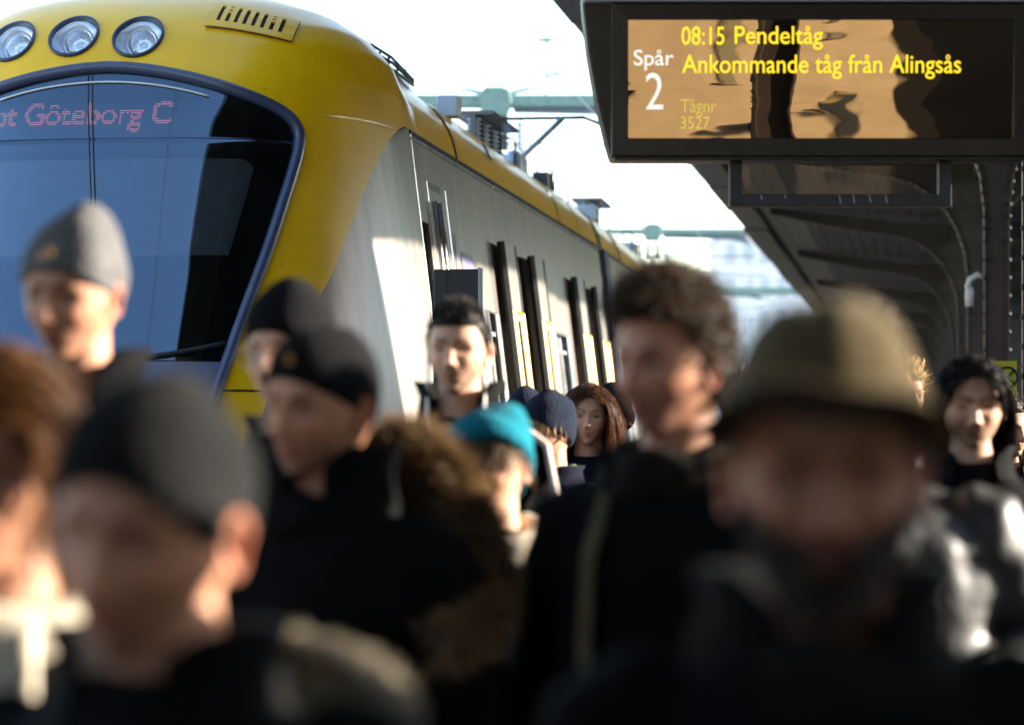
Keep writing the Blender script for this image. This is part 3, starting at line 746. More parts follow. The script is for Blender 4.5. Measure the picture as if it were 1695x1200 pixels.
for body, x0, x1, y0, y1, bold, mt, d in (('08:15', 1128, 1199, 75, 45, .006, 'txt_y', 0), ('Pendeltåg', 1216, 1362, 83, 44, .006, 'txt_y', 0), ('Ankommande tåg från Alingsås', 1129, 1591, 131, 91, .006, 'txt_y', 0),
        ('Spår', 1049, 1115, 117, 83, .008, 'txt_w', 0), ('2', 1069, 1098, 181, 121, -.002, 'txt_w', 0), ('Tågnr', 1127, 1186, 193, 164, -.005, 'txt_dim', 0), ('3527', 1127, 1175, 213, 193, -.005, 'txt_dim', 0)):
    co, F = text_mesh(body, (x1-x0)*K, (y0-y1)*K, bold)
    m = MB(); zc = BZ_(y0)
    for q in co: m.v.append((BX(x0)+q[0], .0195-(zc+q[2]-iz0)*.06, zc+q[2])); m.c.append((1, 1, 1))
    m.f = F; m.mi = [0]*len(F)
    m.build('lettering', M[mt], scr)
for px in (1060, 1650):
    m = MB(); m.tube([(BX(px), .12, BZ_(-22)), (BX(px), .12, 5.25-bl.z)], .025, n=10); m.build('hanger_rod', M['sign_black'], board, smooth=True)
# empty frame hung under it
fr = empty('hanging_sign_frame', (bx(1395), BY+.10, bz(340))); tag(fr, 'empty scuffed blue grey frame hanging below the departure board', 'frame')
w2 = 185*K; h2 = (340-263)*K; t2 = 21*K
for sx in (-1, 1):
    m = MB(); x0, x1 = sorted((sx*w2, sx*(w2-t2))); m.box(x0, x1, -.03, .03, 0, h2+.001); m.build('side_bar', M['sign_frame'], fr, bevel=.003)
m = MB(); m.box(-w2+t2+.0005, w2-t2-.0005, -.029, .029, .001, t2); m.build('bottom_bar', M['sign_frame'], fr, bevel=.003)
for px, hh in ((1393, 14), (1416, 14), (1443, 12), (1470, 13), (1262, 8), (1302, 6)):
    m = MB(); x = (px-1395)*K; m.add([(x-.002, -.0305, t2-.003), (x+.002, -.0305, t2-.003), (x+.003+.004, -.0305, t2-.003-hh*K), (x+.002, -.0305, t2-.003-hh*K)], [(0, 1, 2, 3)]); m.build('paint_chip', M['chip'], fr)
m = MB(); m.box(-w2-.0015, w2+.0015, -.032, -.0302, -.003, .0); m.build('worn_edge', mat('worn_edge', (.25, .14, .07), .5, metal=.4), fr)
m = MB(); m.box(-w2+t2, w2-t2, .0, .004, t2, h2); m.build('pane', glass('frame_pane', (.9, .88, .84), (.22, .22, .22), .03, .01), fr)

# black box on a post at the platform edge
px_, py_ = (757-847.5)/4708*14.2, 14.2
pb = empty('platform_mirror_box', (px_, py_, 0), R(-6)); tag(pb, 'flat black box on a post beside the train cab door', 'box')
m = MB(); m.box(-.115, .115, -.05, .05, 1.45, 2.385); m.build('housing', M['black'], pb, bevel=.008)
m = MB(); m.box(-.05, -.045, -.053, -.05, 1.5, 2.37); m.build('seam', M['dark'], pb)
m = MB(); m.box(.110, .122, -.052, .052, 1.46, 2.392); m.build('edge_strip', M['chip'], pb)
m = MB(); m.tube([(0, .02, 0), (0, .02, 1.5)], .04, n=12); m.build('post', M['canopy'], pb, smooth=True)

# ------------------------------------------------------------------ overhead line gantries
def gantry(a, zb, th, x_box, x0, x1, label, hang=True):
    yb = a
    g = empty('line_gantry', (x_box, yb, -.6)); tag(g, label, 'gantry', 'overhead line gantries across the tracks')
    z = zb+.6
    m = MB(); m.box(x0-x_box, x1-x_box, -.15, .15, z-th/2, z+th/2); 
    m.build('beam', M['cat_green'], g, bevel=.01)
    m = MB(); m.prism([(-.19, z-.26), (.20, z-.26), (.27, z-.02), (.24, z+.17), (.12, z+.22), (-.16, z+.22), (-.24, z+.14), (-.27, z-.04)], -.25, .25); m.build('head_box', M['cat_green'], g, bevel=.02)
    m = MB()
    m.bar((-.52, 0, z+.21), (-.2, 0, z+.14), .06); m.build('horn_arm', M['cat_green'], g)
    m = MB(); m.bar((.58, 0, z+.22), (.2, 0, z+.13), .06); m.build('horn_arm', M['cat_green'], g)
    for x in (x0, x1):
        m = MB(); m.box(x-x_box-.14, x-x_box+.14, -.14, .14, 0, z+.3); m.build('mast', M['cat_green'], g, bevel=.01)
    m = MB(); m.prism([(.3, z-th/2-.01), (2.6, z-th/2-.01), (2.75, z-.35), (2.2, z-.22), (.3, z-.18)], -.08, .08); m.build('brace', M['wire'], g)
    for x in (-.42, -.12, .15, .42):
        m = MB(); prof = []
        for q in range(5): prof += [(.05, -.10*q), (.09, -.10*q-.04), (.05, -.10*q-.08)]
        m.lathe(prof, 10, (x, .1, z-.32)); m.build('insulator', M['insul'] if x < .3 else M['pale_blue'], g, smooth=True)
    m = MB(); m.tube([(-.9, .1, z-.95), (-.42, .1, z-.62), (.15, .1, z-.70), (2.9, .1, z-.68)], .022, n=6); m.tube([(.3, .1, z-1.15), (3.2, .1, z-1.22)], .016, n=6); m.tube([(.0, .1, z-.7), (.06, .1, z-1.4)], .05, n=6); m.tube([(.42, .1, z-.7), (.5, .1, z-1.35)], .04, n=6)
    m.build('registration_arm', M['wire'], g)
    if hang:
        m = MB(); xx = 903; X = (903-847.5)/4708*yb-x_box
        m.tube([(X, 0, z), (X+.02, 0, z+.9), (X-.01, 0, z+2.6)], .024, n=6); m.bar((X-.12, 0, z+1.02), (X+.12, 0, z+1.02), .06); m.bar((X, 0, z+.42), (X+.22, 0, z+.46), .05); m.bar((X+.2, 0, z+.42), (X+.3, 0, z+.6), .04)
        m.build('top_rod', M['cat_green'], g)
    return g
gx = lambda px, Y: (px-847.5)/4708*Y
gantry(47, 7.20, .20, gx(820, 47), gx(640, 47)-4, gx(1150, 47)+7.5, 'near green overhead line gantry with box head above train roof')
gantry(80, 7.55, .17, gx(1080, 80), gx(1080, 80)-9, gx(1420, 80)+7, 'middle green overhead line gantry seen left of canopy eave', False)
gantry(116, 7.85, .30, gx(1150, 116), gx(1150, 116)-13, gx(1400, 116)+8, 'farthest green overhead line gantry low beside canopy eave', False)
for i, (dl, z0, lab) in enumerate(((-4.5, 5.9, 'contact wire hanging above the yellow nosed train roof'), (-4.5, 7.0, 'upper carrying wire strung above the train roof'), (-8.7, 6.0, 'contact wire above the next track left of train'))):
    m = MB(); pts = []
    for a in np.arange(-40, 260, 6.):
        x, y = track_xy(dl+.25*math.sin(a/16.), a); pts.append((x, y, z0+(.35*((a % 33)/33-.5)**2*4 if i == 1 else 0)))
    m.tube(pts, .008, n=5); tag(m.build('overhead_wire', M['wire']), lab, 'wire', 'overhead line wires')

# ------------------------------------------------------------------ far end: buildings, pale mast, trees
def block(name, label, x0, x1, y, z1, mt, depth=14, cols=6, rows=6):
    b = empty(name, ((x0+x1)/2, y, -.6)); tag(b, label, 'building'); w = (x1-x0)/2; h = z1+.6
    m = MB(); m.box(-w, w, 0, depth, 0, h); m.build('wall', mt, b)
    m = MB(); m.box(-w-.2, w+.2, -.3, depth+.3, h, h+.5); m.build('roof', M['grey_wall'], b)
    for i in range(cols):
        for j in range(rows):
            cx = -w+(i+.5)*2*w/cols; cz = (j+.5)*h/rows; a = 2*w/cols*.28; c = h/rows*.3
            if i == 0 and j == 0:
                m = MB(); m.box(-a, a, -.05, .02, -c, c); wd = m.build('window', M['far_window'], b)
                o = wd
            else: o = wd.copy(); COL.objects.link(o)
            o.location = (cx, 0, cz)
    return b
block('pale_building', 'pale blue grey office block far beyond the tracks', gx(1196, 210), gx(1420, 210), 210, CAM_Z+(740-392)/4708*210, M['grey_wall'], cols=8, rows=7)
block('white_building', 'white low building far behind the second gantry', gx(1060, 250), gx(1190, 250), 250, CAM_Z+(740-462)/4708*250, M['pale_wall'], cols=7, rows=5)
m = MB(); xm = gx(1240, 125)
mast = empty('lattice_mast', (gx(1290, 125), 125, -.6)); tag(mast, 'leaning pale lattice mast in front of the far building', 'mast')
b0 = Vector((0, 0, 0)); t0 = Vector((gx(1240, 125)-gx(1290, 125)-.4, 0, CAM_Z+(740-425)/4708*125+.6))
for dx in (-.14, .14):
    m = MB(); m.bar(b0+Vector((dx*2, 0, 0)), t0+Vector((dx*.6, 0, 0)), .09); m.build('rail', M['pale_wall'], mast)
for k in range(14):
    t, t1 = k/14, (k+1)/14; sg = 1 if k % 2 else -1
    m = MB(); m.bar(b0.lerp(t0, t)+Vector((sg*.22, 0, 0)), b0.lerp(t0, t1)+Vector((-sg*.2, 0, 0)), .06); m.build('lacing', M['pale_wall'], mast)
M['bark'] = mat('bark', (.09, .07, .055), .9); M['twig'] = mat('twig', (.10, .085, .07), .9)
def bare_tree(x, y, h, label, seed):
    rnd = random.Random(seed); t = empty('bare_tree', (x, y, -.6)); tag(t, label, 'tree', 'bare winter trees beyond the tracks')
    tr = MB(); tw = MB()
    def grow(p, d, L, r, lv):
        q = p+d*L; (tr if lv < 2 else tw).tube([p, p.lerp(q, .5)+Vector((rnd.uniform(-1, 1), rnd.uniform(-1, 1), 0))*L*.06, q], [r, r*.85, r*.65], n=5 if lv < 3 else 3, cap=False)
        if lv >= 6: return
        for k in range(2 if lv == 0 else rnd.choice((2, 3, 3))):
            nd = (d+Vector((rnd.uniform(-1, 1), rnd.uniform(-1, 1), rnd.uniform(-.2, .7)))*.62).normalized(); grow(q if k else p.lerp(q, .8), nd, L*rnd.uniform(.62, .82), r*.6, lv+1)
    grow(Vector((0, 0, 0)), Vector((0, 0, 1)), h*.27, h*.022, 0)
    tr.build('trunk', M['bark'], t, smooth=True); tw.build('crown', M['twig'], t)
for i, (px, y, py, lab) in enumerate(((1215, 150, 500, 'bare tree low in the gap, left of the others'), (1275, 160, 488, 'bare tree in the middle of the far gap'), (1325, 150, 505, 'bare tree right beside the canopy eave'), (1180, 165, 505, 'bare tree behind the curly haired man'))):
    bare_tree(gx(px, y), y, (740-py)/4708*y+2.1, lab, i+3)
# station house behind the camera: its sunlit front is mirrored in the board
sb = empty('station_house', (.8, -36, -.6), R(-26)); tag(sb, 'warm plastered station house behind the viewer mirrored in the board', 'building')
m = MB(); m.box(0, 8.2, -8, 0, 0, 10.5); m.build('wall', M['plaster'], sb)
m = MB(); m.box(-.3, 8.5, -8.3, .35, 10.5, 11); m.build('roof', M['stone'], sb)
m = MB(); m.box(-.1, 8.3, 0, .12, 0, 1.4); m.build('plinth', M['stone'], sb)
for i in range(3):
    for j in range(3):
        x = 1.2+2.9*i; z = (4.3 if i == 1 else 2.2)+2.9*j
        if z > 9: continue
        m = MB(); m.box(x-.22, x+.22, .0, .05, z, z+1.4); w = m.build('window', M['window'], sb)
        m = MB(); m.box(x-.32, x+.32, 0, .16, z-.14, z-.001); m.build('sill', M['stone'], w)
sb2 = empty('brick_shed', (9, -56, -.6)); tag(sb2, 'dark brick goods shed behind the viewer, right of the plastered house', 'building')
m = MB(); m.box(0, 30, -9, .5, 0, 14); m.build('wall', M['brick'], sb2)
m = MB(); m.prism([(-.4, 14), (30.4, 14), (15, 18)], -9.4, .9); m.build('roof', M['stone'], sb2)
def fill_blocker(name, label, l, a0, a1, h, dl, sgn):
    x, y = track_xy(l, (a0+a1)/2); L = (a1-a0)/2; o = empty(name, (x, y, -.6), -TH); tag(o, label, 'building'); x0, x1 = sorted((0, sgn*dl))
    m = MB(); m.box(x0, x1, -L, L, 0, h+.6); m.build('wall', M['brick'], o)
    m = MB(); m.box(x0-.3, x1+.3, -L-.3, L+.3, h+.6, h+.85); m.build('roof', M['stone'], o)
    for k in range(int(2*L/5) if name != 'rear_fill_blocker' else 0):
        m = MB(); q0, q1 = sorted((0, -sgn*.06)); m.box(q0, q1, -L+1.2+5*k, -L+3.6+5*k, 1.2, 3.8); w = m.build('window', M['window'], o)
        m = MB(); q0, q1 = sorted((0, -sgn*.2)); m.box(q0, q1, -L+1.1+5*k, -L+3.7+5*k, 1.05, 1.19); m.build('sill', M['stone'], w)
fill_blocker('rear_fill_blocker', 'unseen tall dark block added right behind the viewer to cut fill light', 10.6, -25, -1, 11, 10, 1)  # added out of view to block sky light from behind right
fill_blocker('side_fill_blocker', 'unseen long low block added beyond the right hand track to cut fill light', 14, 2, 120, 5.4, 8, 1)  # added out of view to block the low sky on the right
hx, hy_ = track_xy(-12, -16); blocker = empty('left_fill_blocker', (hx, hy_, -.6), -TH); tag(blocker, 'long dark unseen added hall across the tracks left of the viewer', 'building')  # unseen mass added on the left to cut sky fill on the crowd
m = MB(); m.box(-9, 0, -32, 16.5, 0, 8.6); m.build('wall', M['brick'], blocker)
m = MB(); m.box(-9.3, .4, -32.3, 16.8, 8.6, 9.1); m.build('roof', M['stone'], blocker)
for k in range(11):
    for q in range(2):
        m = MB(); m.box(.0, .06, -30+4.2*k, -28.2+4.2*k, 2.2+3.4*q, 4.6+3.4*q); w = m.build('window', M['window'], blocker)
        m = MB(); m.box(.0, .2, -30.1+4.2*k, -28.1+4.2*k, 2.05+3.4*q, 2.19+3.4*q); m.build('sill', M['stone'], w)
ks = empty('camera_fill_blocker', (.6, -2.6, 0), -TH); tag(ks, 'unseen dark block added right behind the viewer to cut sky light', 'kiosk')  # unseen box added behind the camera to darken the nearest faces
m = MB(); m.box(-3.0, 3.4, -1.6, 0, 0, 2.25); m.build('wall', M['canopy'], ks, bevel=.02)
m = MB(); m.box(-3.1, 3.5, -1.7, .1, 2.25, 2.33); m.build('roof', M['canopy'], ks, bevel=.02)
m = MB(); m.box(-1.4, 1.4, .0, .02, .9, 1.8); m.build('shutter', M['black'], ks)
#PART3
# ------------------------------------------------------------------ people
def skin_mat(name, col, sss=.22): return mat(name, col, .58, var=.12, scale=45, sss=sss, attr=True, bump=.08, bscale=120, spec=.28)
M['skin'] = skin_mat('skin_fair', (.54, .30, .19))
M['skin4'] = skin_mat('skin_shaded', (.30, .135, .075))  # darkened skin: deep shade on the hat man's face put into the colour
M['skin3'] = skin_mat('skin_warm', (.46, .225, .135))
M['skin2'] = skin_mat('skin_ruddy', (.45, .21, .125))
M['eye'] = mat('eye', (1, 1, 1), .12, var=0, attr=True, spec=.6)
def cloth(name, col, rough=.85, bump=.35, bscale=160, sheen=.0, spec=.06, **k): return mat(name, col, rough, var=.2, scale=14, bump=bump, bscale=bscale, sheen=sheen*.2, spec=spec, **k)
M['coat_black'] = cloth('coat_black', (.004, .004, .0043)); M['coat_navy'] = cloth('coat_navy', (.007, .008, .018)); M['coat_brown'] = cloth('coat_brown', (.012, .009, .007))
M['coat_olive'] = cloth('coat_olive', (.014, .013, .006)); M['leather'] = mat('leather_black', (.014, .0135, .012), .5, bump=.5, bscale=22, spec=.7); M['trousers'] = cloth('trousers_dark', (.015, .016, .02)); M['shoe'] = mat('shoe_leather', (.015, .012, .010), .35)
M['knit_grey'] = cloth('knit_grey', (.12, .117, .118), .95, .9, 120, .5); M['knit_black'] = cloth('knit_black', (.008, .008, .009), .95, .9, 120, .12); M['knit_char'] = cloth('knit_charcoal', (.012, .012, .012), .95, .9, 110, .3); M['knit_navy'] = cloth('knit_navy', (.013, .018, .034), .95, .9, 120, .2)
M['knit_teal'] = cloth('knit_teal', (.006, .13, .18), .9, .8, 120, .3); M['felt'] = cloth('felt_olive', (.068, .051, .026), .95, .3, 200, .25); M['lining'] = cloth('hood_lining', (.055, .038, .020), .9); M['tan'] = cloth('tan_lining', (.17, .12, .06), .9)
M['beige'] = cloth('beige_wool', (.50, .44, .34), .95); M['scarf_dark'] = cloth('scarf_dark', (.012, .010, .008), .95); M['scarf_green'] = cloth('scarf_green', (.16, .26, .17), .95); M['shirt'] = cloth('shirt_white', (.7, .68, .62), .8)
M['scarf_olive'] = cloth('scarf_olive', (.09, .078, .042), .95); M['pink_trim'] = cloth('pale_trim', (.66, .55, .50), .9)
def hairm(name, col): return mat(name, col, .52, var=.3, scale=60, spec=.3, trans=.25, attr=True)
M['h_dark'] = hairm('hair_dark', (.035, .022, .014)); M['h_brown'] = hairm('hair_brown', (.048, .030, .016)); M['h_black'] = hairm('hair_black', (.012, .010, .009)); M['h_auburn'] = hairm('hair_auburn', (.11, .046, .022))
M['h_chest'] = hairm('hair_chestnut', (.11, .048, .015)); M['h_gold'] = hairm('hair_gold', (.34, .17, .05)); M['h_blond'] = hairm('hair_blond', (.48, .34, .17)); M['h_greybrown'] = hairm('hair_greybrown', (.20, .145, .095)); M['fur'] = hairm('fur_tan', (.13, .085, .042)); M['fur_grey'] = hairm('fur_grey', (.36, .33, .28)); M['beard'] = hairm('beard_grey', (.06, .045, .036))
M['gold'] = mat('gold_emblem', (.22, .12, .02), .4, metal=.4)
M['lensg'] = glass('spectacle_lens', (.9, .92, .95), (1, 1, 1), .02, .15)
M['metal'] = mat('spectacle_metal', (.6, .6, .62), .25, metal=.9)

def head_base(th, ph, grow=0.0):
    th = np.asarray(th, float); ph = np.asarray(ph, float)
    sp, cp = np.sin(ph), np.cos(ph); ct, st = np.cos(th), np.sin(th)
    lo = cp < 0; sp = np.maximum(sp, 1e-6)
    kx = np.where(lo, sp**.78, sp**.92); kf = np.where(lo, sp**.45, sp**.9); kb = np.where(lo, sp**.85, sp**.95)
    z = np.where(lo, (.120+grow)*cp, (.120+grow)*cp)
    x = (.0765+grow)*kx*np.sign(st)*np.abs(st)**.9
    y = np.where(ct > 0, -(.094+grow)*kf*np.abs(ct)**.88, (.100+grow)*kb*np.abs(ct)**.92)
    j = sstep(0, 1, (-z-.015)/.10); fr = sstep(-.3, .5, ct)
    x = x*(1-.27*j*(.4+.6*fr)); y = y+.006*j*fr*0
    return x, y, z

def G(x, z, cx, cz, sx, sz): return np.exp(-((x-cx)/sx)**2-((z-cz)/sz)**2)

def head_mesh(skin=(1, 1, 1), nt=110, np_=84, stubble=0.0, brow=(.12, .08, .05), lips=(.80, .42, .40), female=False, closed=False, wide=1.0, jawk=1.0, nose=1.0, red=.5, lidlow=0.0):
    t = np.linspace(0, 2*PI, nt, endpoint=False); th = t-.42*np.sin(t)
    ph = np.linspace(.02, PI-.02, np_)
    TH_, PH_ = np.meshgrid(th, ph)
    x, y, z = head_base(TH_, PH_)
    fr = sstep(.05, .55, np.cos(TH_)); x = x*wide
    x = x*(1+(jawk-1)*sstep(0, 1, (-z-.03)/.07))
    ax = np.abs(x)
    d = np.zeros_like(x)
    # nose
    t_ = np.clip((.014-z)/.058, 0, 1); pro = np.where(t_ < 1, t_**1.15, 0)*sstep(-.060, -.046, z)*.0245*nose
    wid = .0065+.0065*t_; d += pro*np.exp(-(ax/wid)**2)
    d += .0085*G(ax, z, .0125, -.0465, .0062, .0075)
    # brow, sockets, cheeks, lips, chin
    d += .0060*G(ax, z, .026, .021, .026, .009)*(0.5 if female else 1)
    d -= .0135*G(ax, z, .031, -.001, .0165, .0115); d -= .004*G(ax, z, .012, -.002, .006, .014)
    d += .0045*G(ax, z, .046, -.034, .018, .016)
    d -= .0035*G(ax, z, .040, -.066, .016, .018)
    d += .0055*G(ax, z, 0, -.0655, .019, .0055)+.0058*G(ax, z, 0, -.0785, .016, .0058)-.0045*G(ax, z, 0, -.0718, .024, .0022)
    d -= .0035*G(ax, z, 0, -.0905, .020, .006)
    d += .0085*G(ax, z, 0, -.106, .020, .013)
    d -= .002*G(ax, z, 0, -.057, .004, .006)
    y = y-d*fr
    V = np.stack([x, y, z], -1)
    c = np.ones(x.shape+(3,))*np.array(skin)
    def tint(w, col):
        nonlocal c
        w = np.clip(w*fr, 0, 1)[..., None]; c = c*(1-w)+w*c*np.array(col)
    tint(red*(.55*G(ax, z, 0, -.044, .016, .014)+.45*G(ax, z, .046, -.034, .02, .02)), (1.0, .70, .62))
    if stubble: tint(stubble*sstep(-.040, -.060, z)*(1-G(ax, z, .045, -.035, .014, .02)), (.52, .55, .60))
    lw = np.clip(G(ax, z, 0, -.0655, .021, .0052)+G(ax, z, 0, -.0785, .018, .0058), 0, 1)*sstep(.026, .02, ax)
    tint(lw, lips); tint(.75*G(ax, z, 0, -.0718, .023, .0022), (.35, .2, .2))
    zb = .0185+.006*np.sin(np.clip((ax-.012)/.036, 0, 1)*PI*.75)
    tint(.92*np.exp(-((z-zb)/(.0034 if female else .0052))**2)*sstep(.008, .016, ax)*sstep(.052, .044, ax), brow)
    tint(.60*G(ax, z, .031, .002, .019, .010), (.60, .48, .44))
    tint(.6*G(ax, z, .0075, -.0545, .0045, .003), (.25, .15, .13))
    mot = np.array([[noise.noise(Vector(p)*38)+.6*noise.noise(Vector(p)*110) for p in row] for row in V.tolist()])
    c = c*(1+np.stack([.07*mot, .13*mot, .15*mot], -1))
    m = MB(); m.grid(V, closed_v=True, col=c)
    # eyes and lids
    for sg in (-1, 1):
        ctr = np.array([sg*.0312*wide, 0, -.001]); iy = np.argmin((V[..., 0]-ctr[0])**2+(V[..., 2]-ctr[2])**2+np.where(V[..., 1] < 0, 0, 9)); ys = V.reshape(-1, 3)[iy, 1]
        ctr[1] = ys+.0085; r = .0122; n1, n2 = 18, 14
        P, C = [], []
        for a in np.linspace(0, PI, n2):
            row, rc = [], []
            for b in np.linspace(0, 2*PI, n1, endpoint=False):
                q = np.array([math.sin(a)*math.cos(b), -math.cos(a), math.sin(a)*math.sin(b)]); row.append(ctr+q*r)
                rc.append((.01, .01, .01) if a < .26 else ((.07, .07, .08) if female else (.05, .035, .025)) if a < .58 else (.45, .40, .37))
            P.append(row); C.append(rc)
        m.grid(P, closed_v=True, col=np.array(C), mi=1)
        for up in (1, 0):
            P = []; C = []
            lo_, hi_ = (((-.55 if closed else .10-lidlow), 1.45) if up else (-1.4, -.62 if closed else -.32))
            for e in np.linspace(lo_, hi_, 7):
                row = []; rc = []
                for a in np.linspace(-1.25, 1.25, 13):
                    rr = r+.0022; row.append(ctr+rr*np.array([math.sin(a), -math.cos(a)*math.cos(e), 0])+np.array([0, 0, rr*math.sin(e)*math.cos(a)**.35 if abs(a) < 1.2 else rr*math.sin(e)*.6]))
                    k = .22 if (abs(e-lo_) < 1e-6 and up) else .8; rc.append(np.array(skin)*np.array((k, k*.9, k*.85)))
                P.append(row); C.append(rc)
            m.grid(P, col=np.array(C))
    # ears
    for sg in (-1, 1):
        P = []; C = []; n1, n2 = 20, 10
        for i, a in enumerate(np.linspace(0, PI, n2)):
            row = []
            for b in np.linspace(0, 2*PI, n1, endpoint=False):
                q = np.array([math.cos(a), math.sin(a)*math.cos(b), math.sin(a)*math.sin(b)])
                rad = math.hypot(q[1], q[2]); dish = .006*(1-rad)**.7 if q[0] > 0 else 0
                px_ = .0065*q[0]-dish*1.2+.010*max(0, rad-.2); py = .0175*q[1]*(1.0 if q[2] > 0 else .72); pz = .032*q[2]
                ang = .42
                xx = px_*math.cos(ang)+py*math.sin(ang); yy = py*math.cos(ang)-px_*math.sin(ang)
                row.append((sg*(.0755*wide+.004+xx), .014+yy-.10*pz*-1*.8, -.012+pz))
            P.append(row)
        m.grid(P, closed_v=True, col=tuple(np.array(skin)*np.array((1.0, .80, .74))))
    return m

def fib(n): return [(random.random(), random.random()) for _ in range(n)]

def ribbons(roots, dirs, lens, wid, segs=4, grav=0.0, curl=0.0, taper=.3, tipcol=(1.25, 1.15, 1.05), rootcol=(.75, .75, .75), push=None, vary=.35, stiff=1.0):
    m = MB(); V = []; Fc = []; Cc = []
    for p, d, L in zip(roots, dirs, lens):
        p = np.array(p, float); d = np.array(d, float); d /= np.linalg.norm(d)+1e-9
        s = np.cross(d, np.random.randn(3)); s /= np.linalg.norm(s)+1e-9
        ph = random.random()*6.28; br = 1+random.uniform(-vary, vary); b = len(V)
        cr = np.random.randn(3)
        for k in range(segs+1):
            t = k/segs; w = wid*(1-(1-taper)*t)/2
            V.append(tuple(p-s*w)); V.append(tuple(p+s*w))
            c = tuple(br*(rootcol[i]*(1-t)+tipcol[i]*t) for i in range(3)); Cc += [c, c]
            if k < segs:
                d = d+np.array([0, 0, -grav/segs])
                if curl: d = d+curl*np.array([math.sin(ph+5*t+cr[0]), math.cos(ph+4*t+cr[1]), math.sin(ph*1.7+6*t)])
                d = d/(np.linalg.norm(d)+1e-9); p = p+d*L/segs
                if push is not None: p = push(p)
        for k in range(segs): Fc.append((b+2*k, b+2*k+1, b+2*k+3, b+2*k+2))
    m.add(V, Fc, Cc); return m

def hair_limit(th, front=.066, side=.010, back=-.065):
    c = np.cos(th)   # 1 front, -1 back
    zf = np.where(c > .45, front, np.where(c > .05, side+(front-side)*sstep(.05, .45, c)*1.0, back+(side-back)*sstep(-.45, .05, c)))
    return zf

def scalp_points(n, front=.066, side=.010, back=-.065, grow=.004):
    out = []
    while len(out) < n:
        th = random.uniform(0, 2*PI); ph = math.acos(random.uniform(-.6, 1))
        x, y, z = head_base(th, ph, grow)
        if z > hair_limit(np.array(th), front, side, back): out.append((th, ph, np.array([float(x), float(y), float(z)])))
    return out

def shell(front, side, back, off, amp=.006, freq=30, nt=64, npz=26, seed=0, topk=0.0, col=(1, 1, 1), hemthick=.0, peak=(0, 0, 0), rib=0):
    """cap of hair or cloth following the skull from its hem line to the crown"""
    P = []; C = []
    ths = np.linspace(0, 2*PI, nt, endpoint=False)
    hem = hat_hem(ths, front, side, back) if hemthick else hair_limit(ths, front, side, back)
    k = np.hanning(9); k /= k.sum(); hem = np.convolve(np.concatenate([hem[-8:], hem, hem[:8]]), k, 'same')[8:-8]
    phh = np.arccos(np.clip(hem/.120, -.97, .97))
    for i in range(npz+1):
        t = i/npz; row = []
        for j, th in enumerate(ths):
            ph = phh[j]*(1-t)+.012
            o = off*(1 if i > 0 else .15)*(sstep(-.02, .12, np.array(t)) if not hemthick else 1)
            if hemthick and i == 0: o = .001
            x, y, z = (float(q) for q in head_base(th, ph, float(o)+topk*float(t)**2))
            v = Vector((x, y, z)); nz = noise.noise(v*freq+Vector((seed*3.1, seed, 0))); v += v.normalized()*nz*amp*min(1, 3*t+.3)
            if hemthick: v.x *= 1+.06*math.sin(PI*t); v.y *= 1+.06*math.sin(PI*t)
            if rib: v += v.normalized()*.0016*math.sin(th*rib)*(1-.6*t)
            w = t*t*(3-2*t); v += Vector(peak)*w
            row.append(tuple(v))
        P.append(row)
    m = MB(); m.grid(P, closed_v=True, col=col); return m

def hat_hem(th, front, side, back):
    a = (front+back)/4+side/2; c = (front+back)/4-side/2; b = (front-back)/2
    return a+b*np.cos(th)+c*np.cos(2*th)

def evaluated(o):
    dg = bpy.context.evaluated_depsgraph_get(); me = bpy.data.meshes.new_from_object(o.evaluated_get(dg)); o.modifiers.clear()
    old = o.data; o.data = me; bpy.data.meshes.remove(old); return o

def soft_solid(m, name, mt, parent, voxel=.018, smooth=4, fold=.006, freq=9, seed=0):
    o = m.build(name, mt, parent)
    r = o.modifiers.new('remesh', 'REMESH'); r.mode = 'VOXEL'; r.voxel_size = voxel; r.use_smooth_shade = True
    s = o.modifiers.new('smooth', 'SMOOTH'); s.iterations = smooth; s.factor = .5
    evaluated(o); me = o.data
    n = len(me.vertices); co = np.empty(n*3, np.float32); no = np.empty(n*3, np.float32)
    me.vertices.foreach_get('co', co); me.vertex_normals.foreach_get('vector', no); co = co.reshape(-1, 3); no = no.reshape(-1, 3)
    sv = Vector((seed*1.7, seed*.9, 0)); dd = np.empty(n, np.float32)
    for i in range(n):
        p = Vector(co[i].tolist()); dd[i] = noise.noise(Vector((p.x*freq, p.y*freq, p.z*freq*1.6))+sv)+.5*noise.noise(Vector((p.x, p.y, p.z))*freq*2.3+sv)
    co += no*(dd*fold)[:, None]; me.vertices.foreach_set('co', co.ravel()); me.update()
    me.materials.clear(); me.materials.append(mt); me.polygons.foreach_set('use_smooth', np.ones(len(me.polygons), bool))
    return o

def loft(m, secs, n=20):
    P = []
    for cx, cy, z, rx, ry in secs: P.append([(cx+rx*math.copysign(abs(math.cos(a))**.85, math.cos(a)), cy+ry*math.copysign(abs(math.sin(a))**.85, math.sin(a)), z) for a in np.linspace(0, 2*PI, n, endpoint=False)])
    b = len(m.v); m.grid(P, closed_v=True); m.f += [tuple(range(b+n-1, b-1, -1)), tuple(b+(len(P)-1)*n+k for k in range(n))]; m.mi += [0, 0]

